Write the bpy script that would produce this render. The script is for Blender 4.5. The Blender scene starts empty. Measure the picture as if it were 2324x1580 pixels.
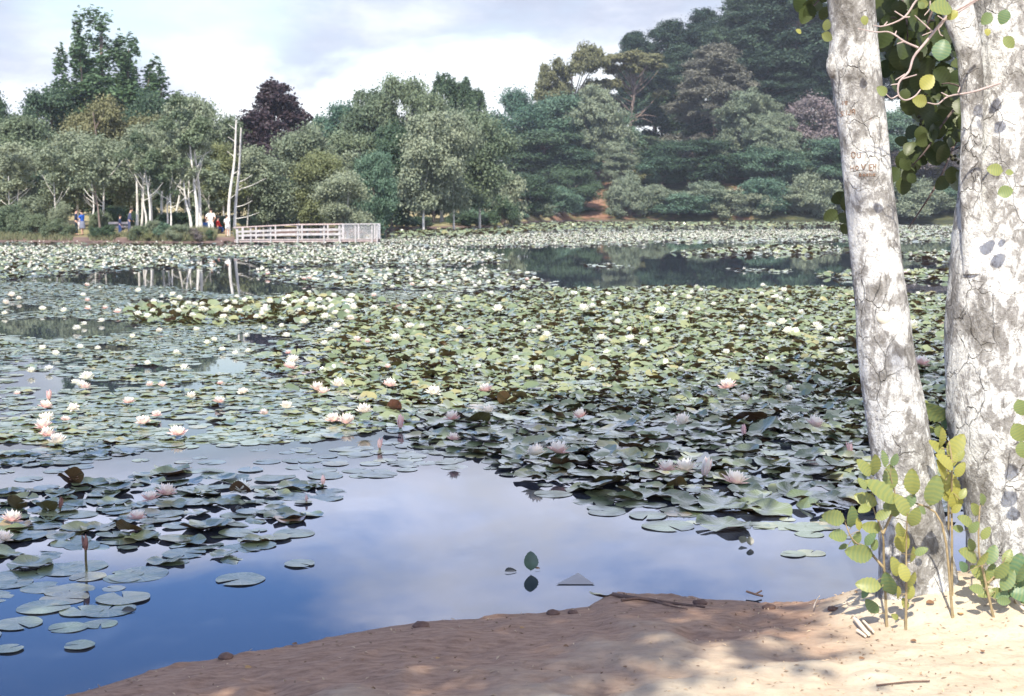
import bpy, math, random
import numpy as np
from mathutils import Vector, Matrix

R = math.radians
scene = bpy.context.scene
COL = scene.collection
rng = np.random.default_rng(7)

# ------------------------------------------------------------------ camera
W, H = 1024, 696
FPX = 50.0 / 36.0 * W
CAM = np.array([0.0, 0.0, 2.0])
HORIZON = 210.6
TH = math.atan((H / 2 - HORIZON) / FPX)
FWD = np.array([0.0, math.cos(TH), -math.sin(TH)])
UPV = np.array([0.0, math.sin(TH), math.cos(TH)])
S = 1024 / 2324.0            # survey units of the photograph -> render pixels

def ray(x, y):
    u = (np.asarray(x, float) * S - W / 2) / FPX
    v = (H / 2 - np.asarray(y, float) * S) / FPX
    return np.stack([u, FWD[1] + v * UPV[1], FWD[2] + v * UPV[2]], -1)

def on_z(x, y, z=0.0):
    d = ray(x, y)
    t = (z - CAM[2]) / d[..., 2]
    return CAM + d * t[..., None]

def on_y(x, y, Y):
    d = ray(x, y)
    t = Y / d[..., 1]
    return CAM + d * np.asarray(t)[..., None]

def project(P):
    P = np.asarray(P, float) - CAM
    z = P @ FWD
    u = P[..., 0] / z
    v = (P @ UPV) / z
    return (u * FPX + W / 2) / S, (H / 2 - v * FPX) / S

def in_poly(x, y, poly):
    poly = np.asarray(poly, float)
    inside = np.zeros(np.shape(x), bool)
    n = len(poly)
    for i in range(n):
        x0, y0 = poly[i]; x1, y1 = poly[(i + 1) % n]
        if y0 == y1: continue
        c = ((y0 > y) != (y1 > y)) & (x < (x1 - x0) * (y - y0) / (y1 - y0) + x0)
        inside ^= c
    return inside

def sstep(a, b, x):
    t = np.clip((np.asarray(x, float) - a) / (b - a), 0, 1)
    return t * t * (3 - 2 * t)

_perm = np.random.default_rng(3).random((256, 256))
def vnoise(x, y):
    x = np.asarray(x, float); y = np.asarray(y, float)
    xi = np.floor(x).astype(int); yi = np.floor(y).astype(int)
    fx = x - xi; fy = y - yi
    fx = fx * fx * (3 - 2 * fx); fy = fy * fy * (3 - 2 * fy)
    g = lambda a, b: _perm[a % 256, b % 256]
    return (g(xi, yi) * (1 - fx) + g(xi + 1, yi) * fx) * (1 - fy) + (g(xi, yi + 1) * (1 - fx) + g(xi + 1, yi + 1) * fx) * fy
def fbm(x, y, o=4):
    s = 0; a = 0.5; t = 0
    for i in range(o):
        s = s + a * vnoise(x * 2 ** i + 17 * i, y * 2 ** i + 9 * i); t += a; a *= .5
    return s / t

# ------------------------------------------------------------------ meshes
def mk_mesh(name, V, faces, mats=None, smooth=True, tone=None, mat_idx=None):
    """V (n,3); faces a list of (m,k) index arrays"""
    me = bpy.data.meshes.new(name)
    V = np.asarray(V, np.float32)
    if isinstance(faces, np.ndarray): faces = [faces]
    faces = [np.asarray(f, np.int32) for f in faces if len(f)]
    loops = np.concatenate([f.ravel() for f in faces])
    tot = np.concatenate([np.full(len(f), f.shape[1], np.int32) for f in faces])
    start = np.concatenate([[0], np.cumsum(tot)[:-1]]).astype(np.int32)
    me.vertices.add(len(V)); me.vertices.foreach_set('co', V.ravel())
    me.loops.add(len(loops)); me.loops.foreach_set('vertex_index', loops)
    me.polygons.add(len(tot)); me.polygons.foreach_set('loop_start', start); me.polygons.foreach_set('loop_total', tot)
    if mat_idx is not None: me.polygons.foreach_set('material_index', np.asarray(mat_idx, np.int32))
    me.polygons.foreach_set('use_smooth', np.full(len(tot), bool(smooth)))
    if tone is not None:
        a = me.attributes.new('tone', 'FLOAT', 'FACE'); a.data.foreach_set('value', np.asarray(tone, np.float32))
    for m in (mats if isinstance(mats, (list, tuple)) else [mats]):
        if m: me.materials.append(m)
    me.update(calc_edges=True)
    return me

def ob(name, me, parent=None, loc=None):
    o = bpy.data.objects.new(name, me); COL.objects.link(o)
    if parent is not None: o.parent = parent
    if loc is not None: o.location = loc
    return o

def tag(o, label=None, cat=None, group=None, kind=None):
    if label: o['label'] = label
    if cat: o['category'] = cat
    if group: o['group'] = group
    if kind: o['kind'] = kind
    return o

def thing(name, label, cat, loc=(0, 0, 0), group=None, rz=0.0):
    o = bpy.data.objects.new(name, None); COL.objects.link(o)
    o.location = loc; o.rotation_euler = (0, 0, rz); o.empty_display_size = .1
    return tag(o, label, cat, group)

def copy_tree(o):
    c = o.copy(); COL.objects.link(c)
    for ch in list(o.children):
        d = ch.copy(); COL.objects.link(d); d.parent = c
        for g in list(ch.children):
            e = g.copy(); COL.objects.link(e); e.parent = d
    return c

class MB:
    """collects shapes into one mesh"""
    def __init__(s): s.V = []; s.F = {}; s.n = 0
    def add(s, V, *Fs):
        V = np.asarray(V, float).reshape(-1, 3)
        for F in Fs:
            F = np.asarray(F, int)
            if len(F): s.F.setdefault(F.shape[1], []).append(F + s.n)
        s.V.append(V); s.n += len(V); return s
    def box(s, a, b, rot=None, at=None):
        a = np.asarray(a, float); b = np.asarray(b, float)
        V = np.array([[x, y, z] for x in (0, 1) for y in (0, 1) for z in (0, 1)], float) * (b - a) + a
        if rot is not None:
            V = V @ np.asarray(rot).T
        if at is not None: V = V + np.asarray(at)
        return s.add(V, [[0, 1, 3, 2], [4, 6, 7, 5], [0, 4, 5, 1], [2, 3, 7, 6], [0, 2, 6, 4], [1, 5, 7, 3]])
    def bar(s, p, q, w, h):
        """a squared bar from p to q"""
        p = np.asarray(p, float); q = np.asarray(q, float); d = q - p; L = np.linalg.norm(d); d = d / L
        up = np.array([0, 0, 1.]) if abs(d[2]) < .9 else np.array([0, 1., 0])
        sd = np.cross(d, up); sd /= np.linalg.norm(sd); up = np.cross(sd, d)
        V = [p + i * sd * w / 2 + j * up * h / 2 for i, j in ((-1, -1), (1, -1), (1, 1), (-1, 1))]
        V += [v + d * L for v in V]
        return s.add(V, [[3, 2, 1, 0], [4, 5, 6, 7], [0, 1, 5, 4], [1, 2, 6, 5], [2, 3, 7, 6], [3, 0, 4, 7]])
    def tube(s, P, r, n=8, cap=True):
        V, F = tube(P, r, n); s.add(V, F)
        if cap:
            k = len(V)
            s.add(V[[*range(n)]][::-1], [list(range(n))]); s.add(V[k - n:], [list(range(n))])
        return s
    def ball(s, c, r, n=10, m=7):
        r = np.broadcast_to(np.asarray(r, float), 3)
        V = []; F = []
        for i in range(m + 1):
            a = math.pi * i / m
            for j in range(n):
                b = 2 * math.pi * j / n
                V.append([math.sin(a) * math.cos(b), math.sin(a) * math.sin(b), math.cos(a)])
        for i in range(m):
            for j in range(n):
                F.append([i * n + j, (i + 1) * n + j, (i + 1) * n + (j + 1) % n, i * n + (j + 1) % n])
        return s.add(np.array(V) * r + np.asarray(c), F)
    def mesh(s, name, mat, smooth=True, tone=None):
        return mk_mesh(name, np.concatenate(s.V), [np.concatenate(f) for f in s.F.values()], mat, smooth, tone)
    def build(s, name, mat, parent=None, smooth=True):
        return ob(name, s.mesh(name, mat, smooth), parent)

def frames(P):
    P = np.asarray(P, float)
    T = np.gradient(P, axis=0); T /= np.linalg.norm(T, axis=1)[:, None] + 1e-9
    ref = np.array([0, -1.0, 0]) if abs(T[:, 1]).mean() < .8 else np.array([0, 0, 1.0])
    A = np.cross(ref, T); A /= np.linalg.norm(A, axis=1)[:, None] + 1e-9
    B = np.cross(T, A)
    return T, A, B

def tube(P, r, n=8, lump=None):
    P = np.asarray(P, float); r = np.broadcast_to(np.asarray(r, float), len(P))
    T, A, B = frames(P)
    ang = np.arange(n) * 2 * math.pi / n
    rr = np.repeat(r[:, None], n, 1)
    if lump is not None: rr = rr * lump
    V = P[:, None, :] + rr[:, :, None] * (np.cos(ang)[None, :, None] * A[:, None, :] + np.sin(ang)[None, :, None] * B[:, None, :])
    m = len(P)
    i = np.arange(m - 1)[:, None] * n; j = np.arange(n)[None, :]
    F = np.stack([i + j, i + (j + 1) % n, i + n + (j + 1) % n, i + n + j], -1).reshape(-1, 4)
    return V.reshape(-1, 3), F

def smooth_path(P, k=6):
    """Catmull-Rom through the points"""
    P = np.asarray(P, float)
    if len(P) < 3:
        t = np.linspace(0, 1, k + 1)[:, None]; return P[0] * (1 - t) + P[-1] * t
    Q = np.vstack([2 * P[0] - P[1], P, 2 * P[-1] - P[-2]])
    out = []
    for i in range(1, len(Q) - 2):
        a, b, c, d = Q[i - 1:i + 3]
        for t in np.arange(k) / k:
            out.append(.5 * (2 * b + (c - a) * t + (2 * a - 5 * b + 4 * c - d) * t * t + (3 * b - a - 3 * c + d) * t ** 3))
    out.append(P[-1])
    return np.array(out)

# ------------------------------------------------------------------ materials
class NT:
    def __init__(s, name):
        s.m = bpy.data.materials.new(name); s.m.use_nodes = True
        s.t = s.m.node_tree; s.t.nodes.clear()
        s.out = s.t.nodes.new('ShaderNodeOutputMaterial')
    def n(s, typ, **kw):
        nd = s.t.nodes.new(typ)
        for k, v in kw.items():
            if k.startswith('_'): setattr(nd, k[1:], v)
            else:
                key = k.replace('__', ' ')
                nd.inputs[key if not key.isdigit() else int(key)].default_value = v
        return nd
    def l(s, a, b, key=0, o=0):
        src = a if isinstance(a, bpy.types.NodeSocket) else a.outputs[o]
        s.t.links.new(src, b.inputs[key]); return b
    def math(s, op, a, b=None, clamp=False):
        nd = s.t.nodes.new('ShaderNodeMath'); nd.operation = op; nd.use_clamp = clamp
        for i, v in enumerate((a, b)):
            if v is None: continue
            if isinstance(v, (int, float)): nd.inputs[i].default_value = v
            else: s.t.links.new(v if isinstance(v, bpy.types.NodeSocket) else v.outputs[0], nd.inputs[i])
        return nd
    def mix(s, f, a, b, mode='MIX'):
        nd = s.t.nodes.new('ShaderNodeMix'); nd.data_type = 'RGBA'; nd.blend_type = mode
        for v, i in ((f, 0), (a, 6), (b, 7)):
            if isinstance(v, (int, float)): nd.inputs[i].default_value = v
            elif isinstance(v, tuple): nd.inputs[i].default_value = (*v[:3], 1)
            else: s.t.links.new(v if isinstance(v, bpy.types.NodeSocket) else v.outputs[0], nd.inputs[i])
        return nd.outputs[2]
    def ramp(s, f, stops):
        nd = s.t.nodes.new('ShaderNodeValToRGB'); e = nd.color_ramp.elements
        while len(e) < len(stops): e.new(.5)
        for i, (p, c) in enumerate(stops):
            e[i].position = p; e[i].color = (*c, 1) if len(c) == 3 else c
        s.t.links.new(f if isinstance(f, bpy.types.NodeSocket) else f.outputs[0], nd.inputs[0]); return nd.outputs[0]
    def noise(s, vec, scale, detail=4, rough=.55, dist=0.0):
        nd = s.n('ShaderNodeTexNoise', Scale=scale, Detail=detail, Roughness=rough, Distortion=dist)
        if vec is not None: s.t.links.new(vec, nd.inputs['Vector'])
        return nd.outputs[0]
    def coord(s, what='Object', scale=None):
        tc = s.n('ShaderNodeTexCoord').outputs[what]
        if scale is None: return tc
        mp = s.n('ShaderNodeMapping'); mp.inputs['Scale'].default_value = scale
        s.t.links.new(tc, mp.inputs['Vector']); return mp.outputs[0]
    def bump(s, h, strength=.5, dist=.02):
        nd = s.n('ShaderNodeBump', Strength=strength, Distance=dist)
        s.t.links.new(h if isinstance(h, bpy.types.NodeSocket) else h.outputs[0], nd.inputs['Height']); return nd.outputs[0]
    def bsdf(s, color, rough=.6, normal=None, spec=.4, **kw):
        nd = s.n('ShaderNodeBsdfPrincipled', **kw)
        nd.inputs['Roughness'].default_value = rough if isinstance(rough, (int, float)) else .5
        if not isinstance(rough, (int, float)): s.t.links.new(rough, nd.inputs['Roughness'])
        nd.inputs['Specular IOR Level'].default_value = spec
        if isinstance(color, tuple): nd.inputs['Base Color'].default_value = (*color[:3], 1)
        else: s.t.links.new(color, nd.inputs['Base Color'])
        if normal is not None: s.t.links.new(normal, nd.inputs['Normal'])
        return nd
    def done(s, sh):
        s.t.links.new(sh if isinstance(sh, bpy.types.NodeSocket) else sh.outputs[0], s.out.inputs[0]); return s.m

def m_plain(name, col, rough=.7, var=.25, scale=8.0, bump=.2, spec=.3, bdist=.01):
    t = NT(name); c = t.coord('Object'); n = t.noise(c, scale, 5)
    cc = t.ramp(n, [(.25, tuple(x * (1 - var) for x in col)), (.75, tuple(min(1, x * (1 + var)) for x in col))])
    return t.done(t.bsdf(cc, rough, t.bump(n, bump, bdist), spec))

def m_leaf(name, lo, hi, rough=.5, trans=.3, spec=.25, under=None, objvar=.5, sat=1.0):
    """foliage: colour runs from lo to hi by each clump's own tone and the plant's"""
    t = NT(name)
    at = t.n('ShaderNodeAttribute', _attribute_name='tone').outputs['Fac']
    oi = t.n('ShaderNodeObjectInfo').outputs['Random']
    f = t.math('ADD', t.math('MULTIPLY', at, 1 - objvar), t.math('MULTIPLY', oi, objvar))
    col = t.mix(f.outputs[0], lo, hi)
    if under:
        g = t.n('ShaderNodeNewGeometry').outputs['Backfacing']
        col = t.mix(g, col, under)
    b = t.bsdf(col, rough, None, spec)
    if trans > 0:
        tr = t.n('ShaderNodeBsdfTranslucent'); t.l(col, tr, 0)
        ms = t.n('ShaderNodeMixShader'); ms.inputs[0].default_value = trans
        t.l(b, ms, 1); t.l(tr, ms, 2); b = ms
    return t.done(b)

# ------------------------------------------------------------------ sun direction
SUN_EL, SUN_AZ = R(50), R(14)          # sun high behind the camera, a little to its left
LD = np.array([math.sin(SUN_AZ) * math.cos(SUN_EL), math.cos(SUN_AZ) * math.cos(SUN_EL), -math.sin(SUN_EL)])

EXPOSURE = 1.02
SUN_E, SKY_E = 4.3, 0.12
CLOUD_WHITE = (6.0, 6.2, 6.3); CLOUD_GREY = (2.5, 2.7, 3.4); CLOUD_HIGH = (11.2, 11.6, 14.2); CLOUD_MID = (9.6, 10.1, 13.2); CLOUD_TOP = (3.4, 3.5, 4.2); SKY_TINT = (.62, .9, 1.5)
HAZE = 0.00022

# ------------------------------------------------------------------ camera, world, sun
cd = bpy.data.cameras.new('camera'); cam = bpy.data.objects.new('camera', cd); COL.objects.link(cam)
cam.location = CAM; cam.rotation_euler = (R(90) - TH, 0, 0)
cd.lens = 50; cd.sensor_width = 36; cd.clip_start = .1; cd.clip_end = 6000
cd.dof.use_dof = True; cd.dof.focus_distance = 8.5; cd.dof.aperture_fstop = 6.3
scene.camera = cam
scene.view_settings.view_transform = 'Standard'; scene.view_settings.look = 'None'
scene.view_settings.exposure = EXPOSURE; scene.view_settings.gamma = 1
scene.cycles.max_bounces = 8; scene.cycles.transparent_max_bounces = 8
scene.cycles.volume_bounces = 0

sun = bpy.data.lights.new('sun', 'SUN'); sun.energy = SUN_E; sun.angle = R(.55); sun.color = (1, .93, .80)
so = bpy.data.objects.new('sun', sun); COL.objects.link(so)
so.rotation_euler = Vector(LD).to_track_quat('-Z', 'Y').to_euler(); so.location = (-10, -30, 40)

w = bpy.data.worlds.new('World'); scene.world = w; w.use_nodes = True
wt = NT.__new__(NT); wt.t = w.node_tree; wt.t.nodes.clear(); wt.out = wt.t.nodes.new('ShaderNodeOutputWorld')
sky = wt.n('ShaderNodeTexSky', _sky_type='NISHITA', _sun_disc=False, _sun_elevation=SUN_EL, _sun_rotation=R(180) + SUN_AZ,
           _air_density=1.3, _dust_density=1.2, _ozone_density=2.5)
dirv = wt.coord('Generated')
sep = wt.n('ShaderNodeSeparateXYZ'); wt.t.links.new(dirv, sep.inputs[0])
z = sep.outputs['Z']; x = sep.outputs['X']; y = sep.outputs['Y']
az = wt.math('ARCTAN2', x, y)                         # 0 straight across the pond, positive to the right
el = wt.math('ARCSINE', z)
# clouds: noise on the direction, flattened towards the horizon
mp = wt.n('ShaderNodeMapping'); mp.inputs['Scale'].default_value = (1, 1, 2.6); mp.inputs['Location'].default_value = (.3, .1, .25)
wt.t.links.new(dirv, mp.inputs['Vector'])
n1 = wt.noise(mp.outputs[0], 3.4, 7, .56, .3)
n2 = wt.noise(mp.outputs[0], 9.0, 6, .6, .2)
def band(v, a, b):
    nd = wt.n('ShaderNodeMapRange', _interpolation_type='SMOOTHSTEP'); nd.inputs[1].default_value = a; nd.inputs[2].default_value = b
    wt.t.links.new(v if isinstance(v, bpy.types.NodeSocket) else v.outputs[0], nd.inputs[0]); return nd.outputs[0]
# one large clear gap over the pond's left half, a small one low on the left
gap = wt.math('MULTIPLY', band(az, R(-4.5), R(-11.5)), band(el, R(12.2), R(15.5)))
gap = wt.math('MULTIPLY', gap, band(el, R(48), R(30)))
sg = wt.math('MULTIPLY', wt.math('MULTIPLY', band(az, R(-20), R(-15)), band(az, R(-7), R(-11))), wt.math('MULTIPLY', band(el, R(4.6), R(6.2)), band(el, R(10), R(8))))
cover = wt.math('ADD', n1, .27)
cover = wt.math('SUBTRACT', cover, wt.math('MULTIPLY', gap, .40))
cover = wt.math('SUBTRACT', cover, wt.math('MULTIPLY', sg, .17))
cover = wt.math('ADD', cover, wt.math('MULTIPLY', wt.math('SUBTRACT', n2, .5), .42))
mask = band(cover, .38, .86)
# the clouds' own light: bright billows low down, violet grey bases higher up
low = band(wt.math('ADD', el, wt.math('MULTIPLY', wt.math('SUBTRACT', n1, .5), .30)), R(6.9), R(4.5))
bil = band(n2, .35, .68)
ccol = wt.mix(low, CLOUD_GREY, CLOUD_WHITE)
ccol = wt.mix(band(el, R(8.6), R(12)), ccol, wt.mix(wt.math('MULTIPLY', band(n2, .40, .62), .45).outputs[0], CLOUD_HIGH, CLOUD_MID))
ccol = wt.mix(band(el, R(24), R(38)), ccol, CLOUD_TOP)
ccol = wt.mix(wt.math('MULTIPLY', bil, .50).outputs[0], ccol, CLOUD_WHITE)
blue = wt.mix(band(el, R(9), R(13)), sky.outputs[0], wt.mix(1.0, sky.outputs[0], SKY_TINT, 'MULTIPLY'))
fin = wt.mix(mask, blue, ccol)
bg = wt.n('ShaderNodeBackground', Strength=SKY_E); wt.t.links.new(fin, bg.inputs[0]); wt.t.links.new(bg.outputs[0], wt.out.inputs[0])

# ------------------------------------------------------------------ far shore and terrain
SHORE = np.array([(-2500, 552), (-900, 551), (0, 548.5), (170, 549.5), (400, 551), (500, 549.5), (540, 548.5), (578, 536), (620, 529), (860, 525), (1000, 520.5),
                  (1140, 517), (1180, 508), (1300, 503), (1900, 502.5), (2324, 503), (3400, 504), (5000, 508)], float)
_sp = on_z(SHORE[:, 0], SHORE[:, 1]); SH_U = _sp[:, 0] / _sp[:, 1]; SH_Y = _sp[:, 1]
def shore_y(u): return np.interp(u, SH_U, SH_Y)
def xd_u(xd): return (np.asarray(xd, float) * S - W / 2) / FPX
_cap_u = xd_u([-2500, 0, 1000, 1180, 1300, 1450, 1900, 3400]); _cap = np.array([5, 5, 5, 9, 15, 20, 26, 30.])
_slp = np.array([.02, .02, .022, .12, .30, .36, .40, .4])
def terrain_z(X, Y):
    u = np.asarray(X, float) / np.maximum(np.asarray(Y, float), 1); s = Y - shore_y(u)
    cap = np.interp(u, _cap_u, _cap); sl = np.interp(u, _cap_u, _slp)
    z = .28 * sstep(0, 1.6, s) + cap * (1 - np.exp(-sl * np.maximum(s - 1, 0) / cap))
    z = z + (fbm(X * .05, Y * .05, 4) - .5) * 1.2 * sstep(2, 30, s) + (fbm(X * .6, Y * .6, 3) - .5) * .16 * sstep(0, 2, s)
    return np.where(s < 0, np.maximum(-.12 * -s * 2, -1.0), z)

us = np.concatenate([np.linspace(-1.6, -.42, 30), np.linspace(-.40, .40, 260), np.linspace(.42, 1.6, 30)])
ss = np.concatenate([[-14, -6, -3, -1.5, -.7, -.3], np.linspace(0, 6, 22), np.geomspace(6.6, 60, 40), np.geomspace(66, 480, 20)])
us = us[np.abs(us) < 1.3]
U, SS = np.meshgrid(us, ss); YY = shore_y(U) + SS; XX = U * YY
ZZ = terrain_z(XX, YY)
V = np.stack([XX, YY, ZZ], -1).reshape(-1, 3); nu, ns = len(us), len(ss)
i = np.arange(ns - 1)[:, None] * nu; j = np.arange(nu - 1)[None, :]
F = np.stack([i + j, i + j + 1, i + nu + j + 1, i + nu + j], -1).reshape(-1, 4)
t = NT('far ground')
c = t.coord('Object'); n_a = t.noise(c, .05, 5); n_b = t.noise(c, .9, 5)
sx = t.n('ShaderNodeSeparateXYZ'); t.l(c, sx)
def trange(v, a, b):
    nd = t.n('ShaderNodeMapRange', _interpolation_type='SMOOTHSTEP'); nd.inputs[1].default_value = a; nd.inputs[2].default_value = b
    t.t.links.new(v if isinstance(v, bpy.types.NodeSocket) else v.outputs[0], nd.inputs[0]); return nd.outputs[0]
grass = t.ramp(n_a, [(.3, (.12, .14, .06)), (.5, (.30, .25, .14)), (.75, (.38, .31, .19))])
grass = t.mix(t.math('MULTIPLY', n_b, .5).outputs[0], grass, (.22, .19, .09))
clay = t.ramp(n_b, [(.3, (.14, .070, .045)), (.7, (.28, .165, .115))])
ratio = t.math('DIVIDE', sx.outputs[0], sx.outputs[1])
under = t.ramp(n_b, [(.3, (.035, .045, .022)), (.7, (.10, .095, .045))])
col = t.mix(trange(ratio, .02, .05), grass, under)
def around(a, b): return t.math('MULTIPLY', trange(ratio, a - .006, a + .002), trange(ratio, b + .006, b - .002))
r_ = lambda xd: float(xd_u(xd))
scar = t.math('MAXIMUM', t.math('MAXIMUM', around(r_(1325), r_(1425)), around(r_(1625), r_(1700))), t.math('MULTIPLY', t.math('MAXIMUM', around(r_(1215), r_(1300)), around(r_(1395), r_(1530))), trange(sx.outputs[2], 2.6, 1.6)))
scar = t.math('MULTIPLY', scar, trange(t.noise(c, .22, 4), .44, .58))
col = t.mix(scar, col, clay)
mud = t.ramp(n_b, [(.3, (.08, .055, .05)), (.7, (.17, .12, .105))])
mud = t.mix(trange(ratio, .04, .10), mud, (.045, .05, .03))
col = t.mix(trange(sx.outputs[2], .42, .22), col, mud)
M_FAR = t.done(t.bsdf(col, .95, t.bump(n_b, .6, .1), .1))
tag(ob('terrain', mk_mesh('terrain', V, F, M_FAR)), 'dry grass bank and red clay hillside beyond the pond', None, None, 'structure')

# ------------------------------------------------------------------ near bank
NS = np.array([(-700, 1990), (-60, 1660), (180, 1582), (340, 1532), (430, 1515), (520, 1494), (610, 1480), (700, 1464), (840, 1436), (960, 1419), (1140, 1405), (1260, 1391),
               (1335, 1383), (1368, 1364), (1405, 1353), (1470, 1354), (1600, 1365), (1750, 1378), (1880, 1376), (2000, 1372), (2150, 1352), (2324, 1330), (2700, 1290), (3600, 1220)], float)
_np = on_z(NS[:, 0], NS[:, 1]); _o = np.argsort(_np[:, 0]); NX, NY = _np[_o, 0], _np[_o, 1]
def near_s(X, Y):
    """distance inland from the near shoreline"""
    return (np.interp(X, NX, NY) + .035 * (fbm(X * 6, X * 0 + 2.2, 3) - .5) * 2 - Y) * .92
def bank_z(X, Y):
    s = near_s(X, Y)
    lip = .035 * sstep(0, .07, s) + .05 * sstep(.05, .45, s) + .10 * sstep(.3, 1.6, s)
    d2 = (X - 1.93) ** 2 + ((Y - 6.62) * .8) ** 2
    mound = .16 * np.exp(-d2 / .16) + .10 * np.exp(-((X - 2.35) ** 2 + (Y - 6.5) ** 2) / .22)
    z = lip + mound * sstep(-.12, .3, s)
    z = z + (fbm(X * 1.6, Y * 1.6, 3) - .5) * .05 * sstep(.1, .8, s) + (fbm(X * 4.5 + 3, Y * 4.5, 3) - .5) * .05 * sstep(.25, .7, s) - .03 * np.maximum(fbm(X * 3.1 + 8, Y * 3.1 + 2, 2) - .62, 0) * 4 * sstep(.4, .8, s) + (fbm(X * 8, Y * 11, 5) - .5) * .024 * sstep(.03, .3, s)
    z = z + .010 * np.maximum(fbm(X * 11 + 4, Y * 13, 4) - .5, 0) * 6 * sstep(.22, .02, s) * sstep(-.03, .02, s)
    return np.where(s < 0, np.maximum(s * .9, -.8) , z)
xs = np.concatenate([np.linspace(-60, -3, 30), np.linspace(-2.9, 3.3, 420), np.linspace(3.4, 60, 40)])
ys = np.concatenate([np.linspace(-60, 3.6, 24), np.linspace(3.8, 5.2, 24), np.linspace(5.22, 7.7, 190), np.linspace(7.8, 14, 30)])
XX, YY = np.meshgrid(xs, ys); ZZ = bank_z(XX, YY)
V = np.stack([XX, YY, ZZ], -1).reshape(-1, 3); nu, ns = len(xs), len(ys)
i = np.arange(ns - 1)[:, None] * nu; j = np.arange(nu - 1)[None, :]
F = np.stack([i + j, i + j + 1, i + nu + j + 1, i + nu + j], -1).reshape(-1, 4)
t = NT('sandy bank')
c = t.coord('Object'); big = t.noise(c, 1.6, 5); fine = t.noise(c, 30, 6, .65); st = t.noise(t.coord('Object', (5.0, 12, 1)), 2.6, 8, .68, .2); grit = t.noise(c, 160, 3, .7)
sx = t.n('ShaderNodeSeparateXYZ'); t.l(c, sx)
dry = t.ramp(big, [(.3, (.40, .335, .245)), (.7, (.51, .44, .33))])
dry = t.mix(t.math('MULTIPLY', trange(fine, .5, .72), .35).outputs[0], dry, (.22, .15, .10))
dry = t.mix(t.math('MULTIPLY', trange(grit, .6, .75), .4).outputs[0], dry, (.6, .52, .43))
mudc = t.ramp(st, [(.3, (.18, .105, .070)), (.55, (.31, .198, .135)), (.8, (.39, .265, .185))])
mudc = t.mix(t.math('MULTIPLY', trange(grit, .58, .72), .35).outputs[0], mudc, (.42, .30, .22))
hz = t.math('ADD', sx.outputs[2], t.math('MULTIPLY', t.math('SUBTRACT', big, .5), .10))
hz = t.math('ADD', hz, t.math('MULTIPLY', t.math('ADD', sx.outputs[0], -.7), .034))
f = trange(hz, .10, .22)
col = t.mix(f, mudc, dry)
wet = trange(sx.outputs[2], .045, .01)
col = t.mix(wet, col, (.10, .055, .04))
rg = t.math('SUBTRACT', .9, t.math('MULTIPLY', wet, .55))
hgt = t.math('ADD', t.math('MULTIPLY', fine, .6), t.math('ADD', t.math('MULTIPLY', st, .6), t.math('MULTIPLY', grit, .18)))
M_BANK = t.done(t.bsdf(col, rg.outputs[0], t.bump(hgt.outputs[0], .55, .02), .25))
tag(ob('ground', mk_mesh('ground', V, F, M_BANK)), 'bare brown mud bank rising to pale sand', None, None, 'structure')

# ------------------------------------------------------------------ water
t = NT('pond water')
c = t.coord('Object'); n = t.noise(t.coord('Object', (1, .55, 1)), 2.2, 3, .5)
n2 = t.noise(c, .35, 3)
b = t.bsdf((.022, .028, .040), .015, t.bump(t.math('ADD', n, t.math('MULTIPLY', n2, 3.0)).outputs[0], .011, .05), .5, IOR=1.333)
M_WATER = t.done(b)
V = [(-700, -80, 0), (700, -80, 0), (700, 520, 0), (-700, 520, 0)]
tag(ob('water', mk_mesh('water', V, np.array([[0, 1, 2, 3]]), M_WATER)), 'still dark pond water mirroring trees and clouds', None, None, 'structure')

# ------------------------------------------------------------------ trees across the pond
M_LEAF = {
 'alder':   m_leaf('alder foliage', (.125, .165, .105), (.290, .320, .215), .5, .28),
 'mid':     m_leaf('mid green foliage', (.072, .112, .066), (.195, .235, .140), .5, .25),
 'dark':    m_leaf('dark green foliage', (.026, .058, .036), (.095, .145, .078), .5, .2),
 'poplar':  m_leaf('poplar foliage', (.036, .078, .042), (.105, .165, .078), .45, .2),
 'copper':  m_leaf('copper beech foliage', (.034, .024, .030), (.085, .055, .060), .5, .2),
 'pine':    m_leaf('pine needles', (.014, .036, .026), (.080, .122, .072), .6, .1),
 'grey':    m_leaf('grey pine needles', (0.109, 0.116, 0.090), (0.232, 0.217, 0.171), .6, .1),
 'pale':    m_leaf('pale feathery foliage', (0.116, 0.160, 0.109), (0.279, 0.304, 0.202), .55, .2),
 'teal':    m_leaf('blue green bush foliage', (.042, .098, .066), (.150, .225, .145), .5, .2),
 'yellow':  m_leaf('yellow green foliage', (.125, .155, .070), (.270, .280, .135), .5, .3),
 'mauve':   m_leaf('mauve blossom foliage', (.085, .095, .075), (.250, .200, .205), .6, .2),
 'rust':    m_leaf('olive brown foliage', (.095, .105, .050), (.185, .180, .090), .6, .15),
}
M_BIRCH = m_plain('white birch bark', (.58, .55, .50), .8, .35, 3.0, .3)
M_BARK = m_plain('grey brown bark', (.17, .135, .115), .9, .35, 3.0, .5, .1, .05)
M_PINEBARK = m_plain('pink grey pine bark', (.20, .155, .135), .9, .3, 2.0, .5, .1, .05)

def unit(v): return v / (np.linalg.norm(v, axis=-1, keepdims=True) + 1e-9)

def leaf_cards(P, N, size, r, aspect=1.5, hang=0.0):
    n = len(P)
    N = unit(N)
    T = unit(np.cross(N, r.normal(size=(n, 3))))
    if hang: T = unit(T * (1 - hang) + np.array([0, 0, -1.0]) * hang); N = unit(np.cross(np.cross(T, N), T))
    B = np.cross(N, T)
    s = size * r.uniform(.6, 1.35, (n, 1))
    b = s / aspect
    V = np.stack([P + T * s * .5, P + B * b * .5 + N * s * .08, P - T * s * .5, P - B * b * .5 + N * s * .08], 1).reshape(-1, 3)
    F = np.arange(n * 4).reshape(-1, 4)
    return V, F

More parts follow.
